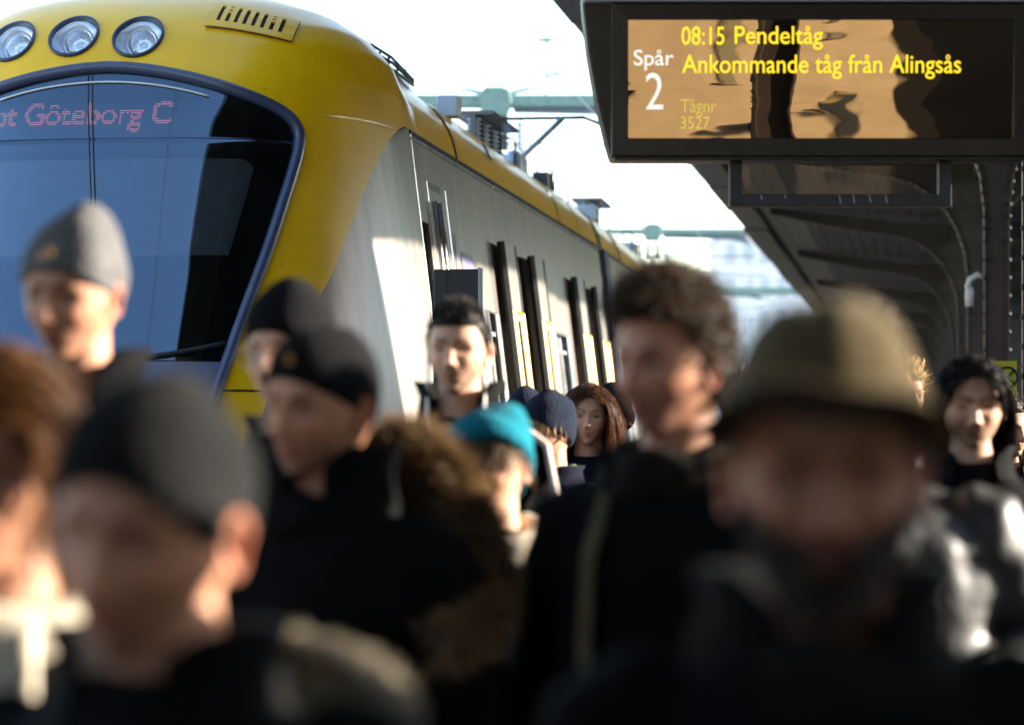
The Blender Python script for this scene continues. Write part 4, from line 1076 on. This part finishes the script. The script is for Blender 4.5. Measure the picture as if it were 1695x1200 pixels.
def hand(m, w, d, sg):
    """palm and five bent fingers hanging from the wrist point w along direction d"""
    w = Vector(w); d = Vector(d).normalized(); side = Vector((0, -1, 0)); side = (side-d*side.dot(d)).normalized(); inn = d.cross(side)*sg
    m.tube([w, w+d*.03, w+d*.085], [.026, .038, .036], n=10, flat=.45)
    for k, L in enumerate((.070, .078, .072, .056)):
        b = w+d*.08+side*(.028-.0185*k); c1 = b+d*L*.5+inn*.004; c2 = c1+d*L*.32+inn*.014; c3 = c2+d*L*.18+inn*.016
        m.tube([b, c1, c2, c3], [.0092, .0088, .0080, .0055], n=6)
    b = w+d*.03+side*.032; m.tube([b, b+d*.028+side*.020, b+d*.058+side*.024+inn*.008], [.0115, .0105, .0075], n=6)

def person(x, y, ze, label, body_yaw=0, yaw=0, pitch=0, roll=0, skin='skin', face={}, coat='coat_black', bulk=1.0, hat=None, hair=None, extras=(), group=None, lo=False, lean=0.0, arms='swing', shoulder=1.0, seed=0, head_scale=1.0, head_off=(0, 0), hands=True):
    random.seed(seed+100); np.random.seed(seed+100)
    root = empty('person', (x, y, 0), R(-body_yaw)); tag(root, label, 'person', group)
    kz = ze/1.635; f = lambda z: z*kz
    hy = -.035-lean
    rel = yaw-body_yaw
    MH = Matrix.Translation((head_off[0], hy+head_off[1], ze)) @ Matrix.Rotation(R(-rel), 4, 'Z') @ Matrix.Rotation(R(pitch), 4, 'X') @ Matrix.Rotation(R(roll), 4, 'Y') @ Matrix.Scale(head_scale, 4)
    def T(m):
        m.v = [tuple(MH @ Vector(p)) for p in m.v]; return m
    # body: one mesh, head to feet
    fk = dict(face)
    if lo: fk.update(nt=64, np_=52)
    b = T(head_mesh(**fk))
    neck_top = MH @ Vector((0, .022, -.055)); nb = Vector((0, .0, f(1.45)))
    b.tube([neck_top+Vector((0, .0, .02)), neck_top.lerp(nb, .45), nb, Vector((0, 0, f(1.36)))], [.053, .056, .066, .085], n=20, col=tuple(fk.get('skin', (1, 1, 1))))
    hip = f(.93); stride = .13 if arms == 'swing' else .05
    nb0 = len(b.v)
    tb = MB(); loft(tb, [(0, 0, f(1.42), .10, .07), (0, 0, f(1.36), .165, .09), (0, 0, f(1.2), .16, .10), (0, 0, f(1.0), .14, .09), (0, 0, f(.88), .155, .10)])
    legs = []
    for sg in (-1, 1):
        fo = stride*sg
        legs.append([(sg*.09, 0, hip), (sg*.10, -fo*.55-.03, f(.50)), (sg*.10, -fo+.02, f(.09))])
        tb.tube(legs[-1], [.075, .05, .035], n=10)
    arm = []
    for sg in (-1, 1):
        sx = .175*shoulder*(1+.25*(bulk-1))
        if arms == 'bent' and sg > 0: pts = [(sg*sx, 0, f(1.375)), (sg*(sx+.14), .03, f(1.13)), (sg*(sx+.02), -.22, f(1.10))]
        elif arms == 'bent': pts = [(sg*sx, 0, f(1.375)), (sg*(sx+.06), .05, f(1.09)), (sg*(sx-.01), -.16, f(.98))]
        else: pts = [(sg*sx, 0, f(1.375)), (sg*(sx+.065), .02+.05*sg, f(1.10)), (sg*(sx+.06), -.09+.08*sg, f(.87))]
        arm.append(pts); tb.tube(pts, [.045, .036, .027], n=10)
        if hands: hand(tb, pts[2], Vector(pts[2])-Vector(pts[1]), sg)
    b.add(tb.v, tb.f, fk.get('skin', (1, 1, 1)))
    body = b.build('body', [M[skin], M['eye']], root, smooth=True, color=True)
    # jacket
    j = MB(); B = bulk
    loft(j, [(0, .005, f(1.475), .078, .078), (0, .005, f(1.445), .110*shoulder, .088*B), (0, .005, f(1.42), .150*shoulder, .098*B), (0, 0, f(1.37), .190*shoulder*(.7+.3*B), .118*B), (0, 0, f(1.28), .200*shoulder*(.6+.4*B), .138*B), (0, 0, f(1.1), .190*B, .130*B), (0, 0, f(.95), .200*B, .135*B), (0, 0, f(.78), .215*B, .145*B)], 28)
    for pts in arm:
        a, c, d = (Vector(p) for p in pts)
        j.tube([a+Vector((-.03 if a.x > 0 else .03, 0, .005)), a, a.lerp(c, .5), c, c.lerp(d, .5), d], [.066*B, .074*B, .066*B, .060*B, .055*B, .047*B], n=14)
    jk = soft_solid(j, 'jacket', M[coat], root, voxel=.030 if lo else .019, fold=.009*B*(1.6 if coat == 'leather' else 1), freq=9 if coat == 'leather' else 8, seed=seed)
    # trousers and shoes
    tr = MB(); loft(tr, [(0, 0, f(1.0), .165, .115), (0, 0, f(.9), .175, .12), (0, 0, f(.82), .165, .11)], 20)
    for l in legs: tr.tube(l, [.095, .072, .060], n=12)
    soft_solid(tr, 'trousers', M['trousers'], root, voxel=.032, fold=.006, seed=seed+5)
    for l in legs:
        fx, fy = l[2][0], l[2][1]; sh = MB()
        loft(sh, [(fx, fy-.055, 0.0, .048, .135), (fx, fy-.055, .025, .047, .133), (fx, fy-.04, .06, .042, .11), (fx, fy+.02, .10, .042, .055), (fx, fy+.03, .13, .043, .05)], 16); sh.build('shoe', M['shoe'], root, smooth=True)
    env = dict(root=root, MH=MH, f=f, T=T, hy=hy, body=body, jk=jk)
    if hat: hat(env)
    if hair: hair(env)
    for e in extras: e(env)
    return root

# ---- hats
def beanie(mt, front=.050, side=.000, back=-.05, off=.014, topk=.016, peak=(0, .02, .015), cuff=True, emblem=False, amp=.006, rib=48, knob=False):
    def go(e):
        m = shell(front, side, back, off*.65, amp=amp*1.4, freq=13, nt=120, npz=30, hemthick=1, topk=topk, peak=peak, rib=rib, seed=random.random()*9)
        o = e['T'](m).build('knitted_hat', M[mt], e['root'], smooth=True)
        if cuff:
            P = []
            ths = np.linspace(0, 2*PI, 120, endpoint=False)
            hem = hat_hem(ths, front-.004, side-.004, back-.004)
            for dz, gr in ((.0, .004), (-.002, .018), (.012, .024), (.030, .025), (.046, .023), (.050, .013)):
                P.append([tuple(float(q) for q in head_base(th, math.acos(np.clip((h+dz)/.12, -.97, .97)), gr+.0012*math.sin(th*48))) for th, h in zip(ths, hem)])
            m = MB(); m.grid(P, closed_v=True); e['T'](m).build('cuff', M[mt], o, smooth=True)
        if emblem:
            m = MB(); z = front+.024; c = [float(q) for q in head_base(.06, math.acos(z/.12), off*.65+.008)]
            m.tube([(c[0]+.007*math.cos(a)*(1 if k % 2 else .55), c[1]-.001, c[2]+.007*math.sin(a)*(1 if k % 2 else .55)) for k, a in enumerate(np.linspace(0, 2*PI, 12, endpoint=False))], .0035, n=5, closed=True)
            e['T'](m).build('emblem', M['gold'], o)
        if knob:
            m = MB(); m.lathe([(.001, .03), (.02, .024), (.026, .008), (.02, -.012)], 14, (peak[0], peak[1]+.01, .12+off+topk+peak[2]-.004)); e['T'](m).build('bobble', M[mt], o, smooth=True)
    return go

def felt_hat(mt):
    def go(e):
        # soft bucket crown running into a drooping brim
        P = []; n = 72
        prof = [(.150, .006), (.153, .002), (.148, .013), (.122, .042), (.107, .062), (.097, .084), (.088, .108), (.075, .130), (.056, .147), (.034, .157), (.014, .160), (.001, .160)]
        for i, (r, h) in enumerate(prof):
            row = []
            for k in range(n):
                a = 2*PI*k/n; fr = -math.sin(a); rx, ry = r*.90, r*1.10; dz = 0
                if r > .105 and i < 5: q = (r-.105)/.037; dz = q*(.062*max(0, fr)**1.3+.012*abs(math.cos(a))+.004*math.sin(3*a+1))
                if i > 6: dz = -.010*math.exp(-((math.cos(a)*r+.02)/.03)**2)*(i-6)/5
                nz = noise.noise(Vector((math.cos(a)*2, math.sin(a)*2, h*14)))*.005
                row.append((math.cos(a)*rx*(1+nz*4), math.sin(a)*ry*(1+nz*4)+.004, h+dz+nz))
            P.append(row)
        m = MB(); m.grid(P, closed_v=True); o = e['T'](m).build('felt_hat', M[mt], e['root'], smooth=True)
        sm = o.modifiers.new('thick', 'SOLIDIFY'); sm.thickness = .003
    return go

# ---- hair
def short_hair(mt, n=1500, L=.028, front=.066, side=.012, back=-.06, off=.012, sweep=(0, .6, .5), amp=.005, wid=.004, curl=.1, side_k=.5, topk=.012):
    def go(e):
        m = shell(front, side, back, off*.7, amp=amp, freq=34, nt=80, npz=24, topk=topk*.6, col=(.7, .7, .7)); o = e['T'](m).build('hair', M[mt], e['root'], smooth=True, color=True)
        pts = scalp_points(n, front, side, back, off*.6)
        ro, di, le = [], [], []
        for th, ph, p in pts:
            nrm_ = p/np.linalg.norm(p); top_ = max(0, p[2])/.12
            ro.append(p+nrm_*topk*.6*top_**2); di.append(nrm_*.8+np.array(sweep)*(.5+.5*top_)+np.random.randn(3)*.25); le.append(L*random.uniform(.6, 1.3)*(side_k+(1-side_k)*top_))
        s = e['T'](ribbons(ro, di, le, wid, 3, curl=curl)); s.build('hair_strands', M[mt], o, color=True)
    return go

def curly_hair(mt, n=3600, L=.05):
    def go(e):
        m = shell(.074, .016, -.07, .014, amp=.020, freq=36, nt=110, npz=36, topk=.018, col=(.5, .5, .5)); o = e['T'](m).build('hair', M[mt], e['root'], smooth=True, color=True)
        ro, di, le = [], [], []
        for th, ph, p in scalp_points(n, .070, .005, -.07, .014):
            nrm_ = p/np.linalg.norm(p); top_ = max(0, p[2])/.12
            ro.append(p+nrm_*.018*top_); di.append(nrm_+np.random.randn(3)*.6+np.array([0, 0, .25])); le.append(L*random.uniform(.5, 1.2)*(.45+.55*top_))
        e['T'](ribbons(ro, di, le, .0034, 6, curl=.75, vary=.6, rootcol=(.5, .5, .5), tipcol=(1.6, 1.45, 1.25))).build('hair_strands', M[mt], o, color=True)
    return go

def long_hair(mt, n=1800, L=.42, front=.070, side=.03, back=-.05, part=0.0, wid=.0055, back_only=False, off=.010, curl=.05, tuck=0.0, tip=(1.3, 1.15, 1.0)):
    def go(e):
        m = shell(front, side, back, off, amp=.003, freq=30, nt=80, npz=24, topk=.006, col=(.8, .8, .8)); o = e['T'](m).build('hair', M[mt], e['root'], smooth=True, color=True)
        a_, b_, c_ = .0765+off+.004, .100+off+.004, .124+off
        def push(p):
            q = np.array([p[0]/a_, p[1]/b_, p[2]/c_]); r = np.linalg.norm(q)
            if r < 1 and p[2] > -.11: p = p*(1/max(r, .2))
            # keep the face free
            if p[1] < -.035 and p[2] < .055 and abs(p[0]) < .070-.012*tuck:
                p = np.array([math.copysign(.072, p[0]), p[1]+.004, p[2]])
            if back_only and p[1] < .02: p = np.array([p[0], .02, p[2]])
            if tuck and p[1] < .02 and p[2] < .02: p = np.array([p[0], p[1]+.022*tuck, p[2]])
            if p[2] < -.13:      # lie on neck and shoulders
                rr = math.hypot(p[0], p[1]-.02)
                if rr < .075: p = np.array([p[0]*.075/max(rr, .01), .02+(p[1]-.02)*.075/max(rr, .01), p[2]])
            return p
        ro, di, le = [], [], []
        for th, ph, p in scalp_points(n, front, side, back, off):
            if back_only and p[1] < .005: continue
            sgn = 1 if p[0] > part else -1
            nrm_ = p/np.linalg.norm(p); ro.append(p); di.append(np.array([sgn*.9*max(0, p[2])/.12, .35, -.9*(1-max(0, p[2])/.14)])+nrm_*.25+np.random.randn(3)*.08); le.append(L*random.uniform(.75, 1.1))
        e['T'](ribbons(ro, di, le, wid, 12, grav=6.0, curl=curl, push=push, taper=.5, tipcol=tip)).build('hair_strands', M[mt], o, color=True)
    return go

def fringe(mt, n=420, L=.085, z0=.085, spread=.07, wid=.005, side=0.0, lo_=.0):
    """locks falling over the forehead from under a hat"""
    def go(e):
        ro, di, le = [], [], []
        for _ in range(n):
            th = random.gauss(side, .75); th = max(-1.7, min(1.7, th)); z = random.uniform(z0-.03, z0+.012)-.03*abs(th)**1.5*.3
            p = np.array([float(q) for q in head_base(th, math.acos(max(-.9, min(.95, z/.12))), .008)]); ro.append(p); di.append(np.array([p[0]*3+random.gauss(0, .2), -.25, -1.0])); le.append(L*random.uniform(.6, 1.15)*(1+.5*abs(th)))
        def push(p):
            q = np.array([p[0]/.083, p[1]/.104, p[2]/.13]); r = np.linalg.norm(q); return p*(1/r) if r < 1 else p
        e['T'](ribbons(ro, di, le, wid, 6, grav=1.0, curl=.06, push=push)).build('fringe', M[mt], e['root'], color=True)
    return go

# ---- extras
def collar(mt, h=.10, r=.088, gap=.5, flare=.012, thick=.012, z0=1.425):
    def go(e):
        P = []
        n = 40; angs = np.linspace(-PI/2+gap, 1.5*PI-gap, n)
        for k, (dz, dr) in enumerate(((0, .012), (.35, .002), (.75, 0), (1, flare), (1.02, flare+thick), (.7, thick), (.3, thick+.006), (0, .016+thick))):
            row = []
            for a in angs:
                edge = min(1, (min(a-angs[0], angs[-1]-a))/.35); hh = h*(.72+.28*edge)
                row.append(((r+dr)*math.cos(a)*1.02, (r+dr)*math.sin(a)+.004, e['f'](z0)+hh*dz))
            P.append(row)
        m = MB(); m.grid(P); o = m.build('collar', M[mt], e['root'], smooth=True); fix_normals(o)
    return go

def scarf(mt, r=.085, t=.032, ends=True, mt2=None, z=1.455):
    def go(e):
        m = MB(); zc = e['f'](z)
        pts = [(math.cos(a)*r*1.05, math.sin(a)*r+.0, zc+.020*math.sin(a)+.008*math.sin(3*a)) for a in np.linspace(0, 2*PI, 26, endpoint=False)]
        m.tube(pts, [t*(1+.16*math.sin(5*k)) for k in range(26)], n=12, closed=True)
        m.tube([(p[0]*1.08, p[1]*1.1, p[2]-.035+.01*math.sin(k)) for k, p in enumerate(pts)], t*.9, n=12, closed=True)
        o = soft_solid(m, 'scarf', M[mt], e['root'], voxel=.012, fold=.007, freq=22, seed=3)
        if ends:
            for sx in (-.030, .035):
                m = MB(); m.grid([[(sx+dx*.028, -.125-.045*math.sin(PI*min(1, k/8+.1)*.6)+.006*math.sin(dx*4+k), e['f'](1.44)-.05*k) for dx in (-1, -.4, .3, 1)] for k in range(9)]); oo = m.build('scarf_end', M[mt2 or mt], o, smooth=True); s = oo.modifiers.new('t', 'SOLIDIFY'); s.thickness = .014
    return go

def fur_hood(mt_fur, mt_hood, rx=.25, ry=.20, zb=1.58, zf=1.36, cx=.03, n=9000, L=.055, tube=.035, dark=(.22, .2, .18), tip=(2.3, 2.1, 1.8), side_drop=.09, gap=.95):
    """hood lying open round the neck with a fur rim"""
    def go(e):
        f = e['f']
        angs = np.linspace(-PI/2+gap, 1.5*PI-gap, 44)
        path = []
        for a in angs:
            k = (math.sin(a)+1)/2           # 1 at the back
            path.append(Vector((cx+rx*math.cos(a), .02+ry*math.sin(a), f(zf+(zb-zf)*k**.8)-side_drop*abs(math.cos(a))**1.5)))
        m = MB(); P = []
        for a, p in zip(angs, path):
            inner = Vector((.078*math.cos(a), .078*math.sin(a)+.005, f(1.435)+.03)); mid = p.lerp(inner, .5)+Vector((0, 0, -.05)); P.append([tuple(inner), tuple(inner.lerp(mid, .5)+Vector((0, 0, -.02))), tuple(mid), tuple(mid.lerp(p, .5)), tuple(p), tuple(p+Vector((.03*math.cos(a), .03*math.sin(a), -.04))), tuple(Vector((p.x*.95, p.y*.9, p.z-.13)))])
        m.grid([r[:5] for r in P]); o = m.build('hood', M[mt_hood], e['root'], smooth=True); s = o.modifiers.new('t', 'SOLIDIFY'); s.thickness = .012
        m = MB(); m.grid([r[4:] for r in P]); oo = m.build('hood_outside', M['coat_black'], o, smooth=True); s = oo.modifiers.new('t', 'SOLIDIFY'); s.thickness = .010
        m = MB(); m.tube([tuple(p) for p in path], tube, n=10, col=dark); fu_ = m.build('fur_core', M[mt_fur], o, smooth=True, color=True)
        ro, di, le = [], [], []
        for _ in range(n):
            k = random.uniform(0, len(path)-1.001); i = int(k); p = path[i].lerp(path[i+1], k-i); d = (path[i+1]-path[i]).normalized()
            v = Vector(np.random.randn(3)); v = (v-d*v.dot(d)).normalized()
            out = Vector((p.x-cx, p.y, .05)).normalized(); v = (v+out*.35).normalized()
            ro.append(tuple(p+v*tube*.8)); di.append(tuple(v+d*random.gauss(0, .45)+Vector((0, 0, -.15)))); le.append(L*random.uniform(.5, 1.25))
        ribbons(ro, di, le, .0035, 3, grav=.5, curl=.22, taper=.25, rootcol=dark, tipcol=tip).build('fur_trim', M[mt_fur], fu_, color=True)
    return go

def glasses(sun_=False):
    def go(e):
        m = MB()
        for sg in (-1, 1): m.tube([(sg*.033+.024*math.cos(a), -.112-.002*math.cos(a)*sg, -.004+.018*math.sin(a)) for a in np.linspace(0, 2*PI, 20, endpoint=False)], .0014, n=5, closed=True); m.tube([(sg*.057, -.110, 0), (sg*.080, -.05, .002), (sg*.082, .02, -.004)], .0014, n=5)
        m.tube([(-.009, -.113, .002), (0, -.116, .004), (.009, -.113, .002)], .0014, n=5)
        o = e['T'](m).build('spectacles', M['metal'], e['root'])
        for sg in (-1, 1):
            m = MB(); m.add([(sg*.033+.0235*math.cos(a), -.112, -.004+.0175*math.sin(a)) for a in np.linspace(0, 2*PI, 20, endpoint=False)], [tuple(range(20))]); e['T'](m).build('spectacle_lens', M['lensg'], o)
    return go

def earphones():
    def go(e):
        for sg in (-1, 1):
            m = MB(); a = e['MH'] @ Vector((sg*.082, .0, -.022)); f = e['f']
            m.tube([a, a+Vector((-sg*.004, -.03, -.05)), Vector((sg*.075, -.09, f(1.475))), Vector((sg*.060, -.125, f(1.43))), Vector((sg*.02, -.165, f(1.28))), Vector((0, -.18, f(1.12)))], .004, n=6); m.build('earphone_cord', M['white'], e['root'], smooth=True)
    return go

def beard(mt='beard', n=1600):
    def go(e):
        ro, di, le = [], [], []
        while len(ro) < n:
            th = random.uniform(-1.35, 1.35); ph = random.uniform(1.75, 2.75); p = np.array([float(q) for q in head_base(th, ph, .001)])
            if p[2] > -.042-.02*math.cos(th)+.02*abs(th) or (abs(p[0]) < .02 and -.083 < p[2] < -.062): continue
            nr = p/np.linalg.norm(p); ro.append(p-np.array([0, .006, 0])); di.append(nr*.5+np.array([0, -.1, -1])); le.append(random.uniform(.012, .026))
        e['T'](ribbons(ro, di, le, .003, 3, curl=.2, tipcol=(1.2, 1.2, 1.2))).build('beard', M[mt], e['root'], color=True)
    return go

def lapel_trim(mt, pts):
    def go(e):
        m = MB(); m.tube([(x, y, e['f'](z)) for x, y, z in pts], .016, n=8, flat=.6); m.build('coat_trim', M[mt], e['root'], smooth=True)
    return go

def shirt_front(mt, z0=1.1, z1=1.43, w=.055):
    def go(e):
        m = MB(); m.grid([[(dx*w*(.35+.65*(k/6)), -.128-.03*math.sin(PI*min(1, (1-k/6)+.15)), e['f'](z0+(z1-z0)*k/6)) for dx in (-1, -.5, 0, .5, 1)] for k in range(7)]); o = m.build('shirt_front', M[mt], e['root'], smooth=True); s = o.modifiers.new('t', 'SOLIDIFY'); s.thickness = .008
    return go

FM = dict(stubble=.55, red=.6)
FW = dict(female=True, red=.4, stubble=0, brow=(.18, .11, .08), lips=(.85, .38, .38), jawk=.90, wide=.95, nose=.85)
cr = lambda px, pm: (px-847.5)/pm
def at(px, pm, eye_py): return dict(x=(px-847.5)/pm, y=4708/pm, ze=CAM_Z+(740-eye_py)/pm)

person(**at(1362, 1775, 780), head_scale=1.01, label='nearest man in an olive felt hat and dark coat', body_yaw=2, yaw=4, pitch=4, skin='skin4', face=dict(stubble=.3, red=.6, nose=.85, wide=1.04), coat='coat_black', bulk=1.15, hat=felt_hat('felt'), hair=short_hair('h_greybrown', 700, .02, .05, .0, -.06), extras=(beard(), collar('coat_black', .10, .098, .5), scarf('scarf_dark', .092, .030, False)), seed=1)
person(**at(274, 1770, 862), label='near man looking down in a charcoal beanie and tan hooded jacket', body_yaw=22, yaw=22, pitch=11, roll=8, skin='skin3', face=dict(stubble=.35, red=.7, jawk=.95), coat='coat_black', bulk=1.15, hat=beanie('knit_char', .056, -.016, -.055, .012, .006, (0, .03, .002), cuff=False, amp=.009), hair=None, extras=(collar('coat_black', .085, .092, .45), fur_hood('fur_grey', 'tan', .185, .16, 1.49, 1.37, .035, 1800, .016, .013, (.5, .45, .38), (1.2, 1.15, 1.0), .03)), seed=2)
person(**at(6, 1450, 770), label='woman cut off at the left edge with golden brown hair', body_yaw=0, yaw=6, pitch=6, skin='skin3', face=dict(FW), coat='coat_brown', bulk=1.05, hair=long_hair('h_chest', 5200, .115, .066, -.005, -.06, wid=.0030, off=.016, curl=.13), extras=(scarf('beige', .088, .026, True),), seed=3)
person(**at(129, 950, 488), head_scale=.94, label='tall man in a light grey knitted beanie before the windscreen', body_yaw=10, yaw=19, pitch=8, roll=2, skin='skin3', face=dict(stubble=.35, red=.7, jawk=.95), coat='coat_black', bulk=1.05, hat=beanie('knit_grey', .048, .0, -.05, .014, .020, (.016, .022, .024), cuff=False, emblem=True, amp=.010, knob=False), extras=(collar('coat_black', .13, .098, .55, .02),), seed=4)
person(**at(492, 800, 585), label='man in a black beanie and glasses half hidden behind another', body_yaw=24, yaw=28, pitch=4, skin='skin', face=dict(stubble=.2), coat='coat_black', hat=beanie('knit_black', .048, -.005, -.05, .014, .012, (0, .012, .012), cuff=False), extras=(glasses(), collar('coat_black', .09)), seed=5)
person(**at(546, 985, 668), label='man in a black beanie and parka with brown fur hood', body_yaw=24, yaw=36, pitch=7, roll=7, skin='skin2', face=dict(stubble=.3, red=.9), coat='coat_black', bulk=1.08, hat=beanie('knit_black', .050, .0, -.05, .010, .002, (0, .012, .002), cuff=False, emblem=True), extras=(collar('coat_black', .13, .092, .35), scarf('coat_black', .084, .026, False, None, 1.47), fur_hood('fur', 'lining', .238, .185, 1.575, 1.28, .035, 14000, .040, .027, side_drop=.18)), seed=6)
person(**at(761, 622, 580), label='tall man with short dark hair and white earphone cords', body_yaw=6, yaw=11, pitch=0, skin='skin', face=dict(stubble=.75, red=.35, brow=(.05, .04, .035), jawk=.97, wide=.97), coat='coat_black', bulk=1.05, hair=short_hair('h_black', 3000, .016, .060, .0, -.06, .010, (0.1, .2, .5), wid=.003, side_k=.45, topk=.010), extras=(collar('coat_black', .13, .094, .6, .016, .012, 1.435), scarf('coat_black', .080, .024, False, None, 1.455), earphones(), shirt_front('coat_navy'), lapel_trim('pink_trim', [(.10, -.06, 1.46), (.18, -.02, 1.44), (.235, -.03, 1.40), (.262, -.06, 1.28), (.275, -.07, 1.14), (.285, -.08, 1.02)])), seed=7)
person(**at(816, 735, 772), label='short woman in a teal knitted hat with brown fringe', body_yaw=14, yaw=12, pitch=4, roll=-4, skin='skin', face=dict(FW, red=.9), coat='coat_brown', bulk=1.1, hat=beanie('knit_teal', .066, .015, -.085, .022, .012, (.030, .045, -.002), cuff=True, amp=.006), hair=fringe('h_greybrown', 600, .050, .080, wid=.004, side=-.1), extras=(scarf('beige', .098, .034, False),), seed=8)
person(**at(912, 450, 712), label='person in a navy beanie with green scarf beside long haired girl', body_yaw=34, yaw=46, pitch=6, skin='skin', face=dict(FW), coat='coat_navy', bulk=1.1, hat=beanie('knit_navy', .050, -.02, -.07, .018, .016, (0, .03, .0), cuff=False), hair=fringe('h_blond', 160, .034, .055, wid=.003, side=.1), extras=(scarf('scarf_green', .085, .026, False), collar('coat_navy', .07, .10, .5)), seed=9)
person(**at(975, 412, 689), label='girl with long auburn hair facing the camera', body_yaw=2, yaw=3, pitch=0, roll=3, skin='skin', face=dict(FW, jawk=.86), coat='coat_navy', hair=long_hair('h_auburn', 5200, .34, .072, .03, -.05, part=-.004, wid=.0028, off=.010, curl=.07), extras=(collar('coat_black', .05, .09, .9),), seed=10)
person(**at(1118, 985, 603), label='man with curly brown hair looking away to the left', body_yaw=22, yaw=43, pitch=3, roll=0, skin='skin2', face=dict(stubble=.6, red=.8, nose=1.15, brow=(.10, .06, .04), jawk=.95), coat='coat_black', bulk=1.08, hair=curly_hair('h_brown', 6500, .055), extras=(scarf('scarf_dark', .086, .034, False, 'scarf_dark', 1.475), collar('coat_black', .07, .11, .9), lapel_trim('scarf_olive', [(-.085, -.10, 1.42), (-.10, -.150, 1.32), (-.105, -.158, 1.18), (-.10, -.16, 1.0)])), seed=11)
person(**at(1606, 602, 668), label='man with long black hair and lowered eyes at right', body_yaw=0, yaw=3, pitch=7, skin='skin', face=dict(stubble=.7, red=.7, closed=True, brow=(.08, .05, .04), wide=1.05, jawk=1.06), coat='coat_black', bulk=1.1, hair=long_hair('h_black', 3000, .25, .078, .035, -.05, wid=.0035, tuck=1.0, off=.011, tip=(1.4, 1.3, 1.2)), extras=(collar('coat_black', .09, .10, .5),), seed=12)
person(**at(1428, 915, 636), label='person in a shiny black leather jacket behind the hat man', body_yaw=8, yaw=15, pitch=6, skin='skin', face=dict(stubble=.3), coat='leather', bulk=1.18, shoulder=1.12, arms='bent', hair=short_hair('h_dark', 900), extras=(collar('leather', .07, .09, .7),), seed=13)
person(**at(872, 385, 700), label='person in a dark cap just left of the navy beanie', body_yaw=20, yaw=25, skin='skin', coat='coat_navy', hat=beanie('knit_navy', .05, 0, -.05, cuff=False), seed=14, lo=True, extras=(collar('coat_navy', .08),))
person(**at(1014, 365, 690), label='person in a grey beanie just right of the auburn haired girl', body_yaw=10, yaw=18, skin='skin', coat='coat_black', hat=beanie('knit_char', .045, -.01, -.05, .018, .01, cuff=True), seed=15, lo=True, extras=(collar('coat_black', .08),))
person(**at(1489, 400, 655), label='blond sunlit person far down the platform right of the hat', body_yaw=-20, yaw=-25, skin='skin', face=dict(FW), coat='coat_brown', hair=short_hair('h_blond', 900, .05, .06, .0, -.07, .018, wid=.006, curl=.4), seed=16, lo=True, extras=(collar('coat_brown', .08),))
person(**at(1527, 300, 690), label='distant person with fair hair beside the long haired man', body_yaw=10, yaw=15, skin='skin', face=dict(FW), coat='coat_black', hair=long_hair('h_blond', 600, .2, wid=.009), seed=17, lo=True, extras=(collar('coat_black', .08),))
person(**at(1664, 380, 712), label='curly haired person behind the long haired man by column', body_yaw=-10, yaw=-30, skin='skin', coat='coat_brown', hair=curly_hair('h_brown', 1200, .045), seed=18, lo=True, extras=(collar('coat_brown', .08),))
for i, (px, pm, ey, mt, ct, lab) in enumerate(((1225, 330, 700, 'h_dark', 'coat_black', 'distant dark haired person seen behind the curly haired man'), (1550, 235, 702, 'h_brown', 'coat_navy', 'far brown haired person under the canopy ribs'), (1500, 260, 700, 'h_dark', 'coat_black', 'far dark haired person behind the blond one'), (1575, 190, 706, 'h_blond', 'coat_brown', 'most distant fair haired person near the column feet'), (1240, 480, 680, 'h_gold', 'coat_brown', 'sandy haired person mostly hidden by the curly haired man'))):
    person(**at(px, pm, ey), label=lab, body_yaw=random.uniform(-20, 20), yaw=random.uniform(-25, 25), skin='skin', coat=ct, hair=short_hair(mt, 350, .035, wid=.007), seed=20+i, lo=True, hands=False, extras=(collar(ct, .08),))
person(x=.99, y=2.71, ze=1.61, label='unseen man added beyond the right edge to shade the hat man', body_yaw=5, yaw=8, skin='skin', coat='coat_black', bulk=1.1, hair=short_hair('h_dark', 350, .035, wid=.007), seed=40, lo=True, hands=False, extras=(collar('coat_black', .08),))  # added out of view to keep the sun off the hat man's face
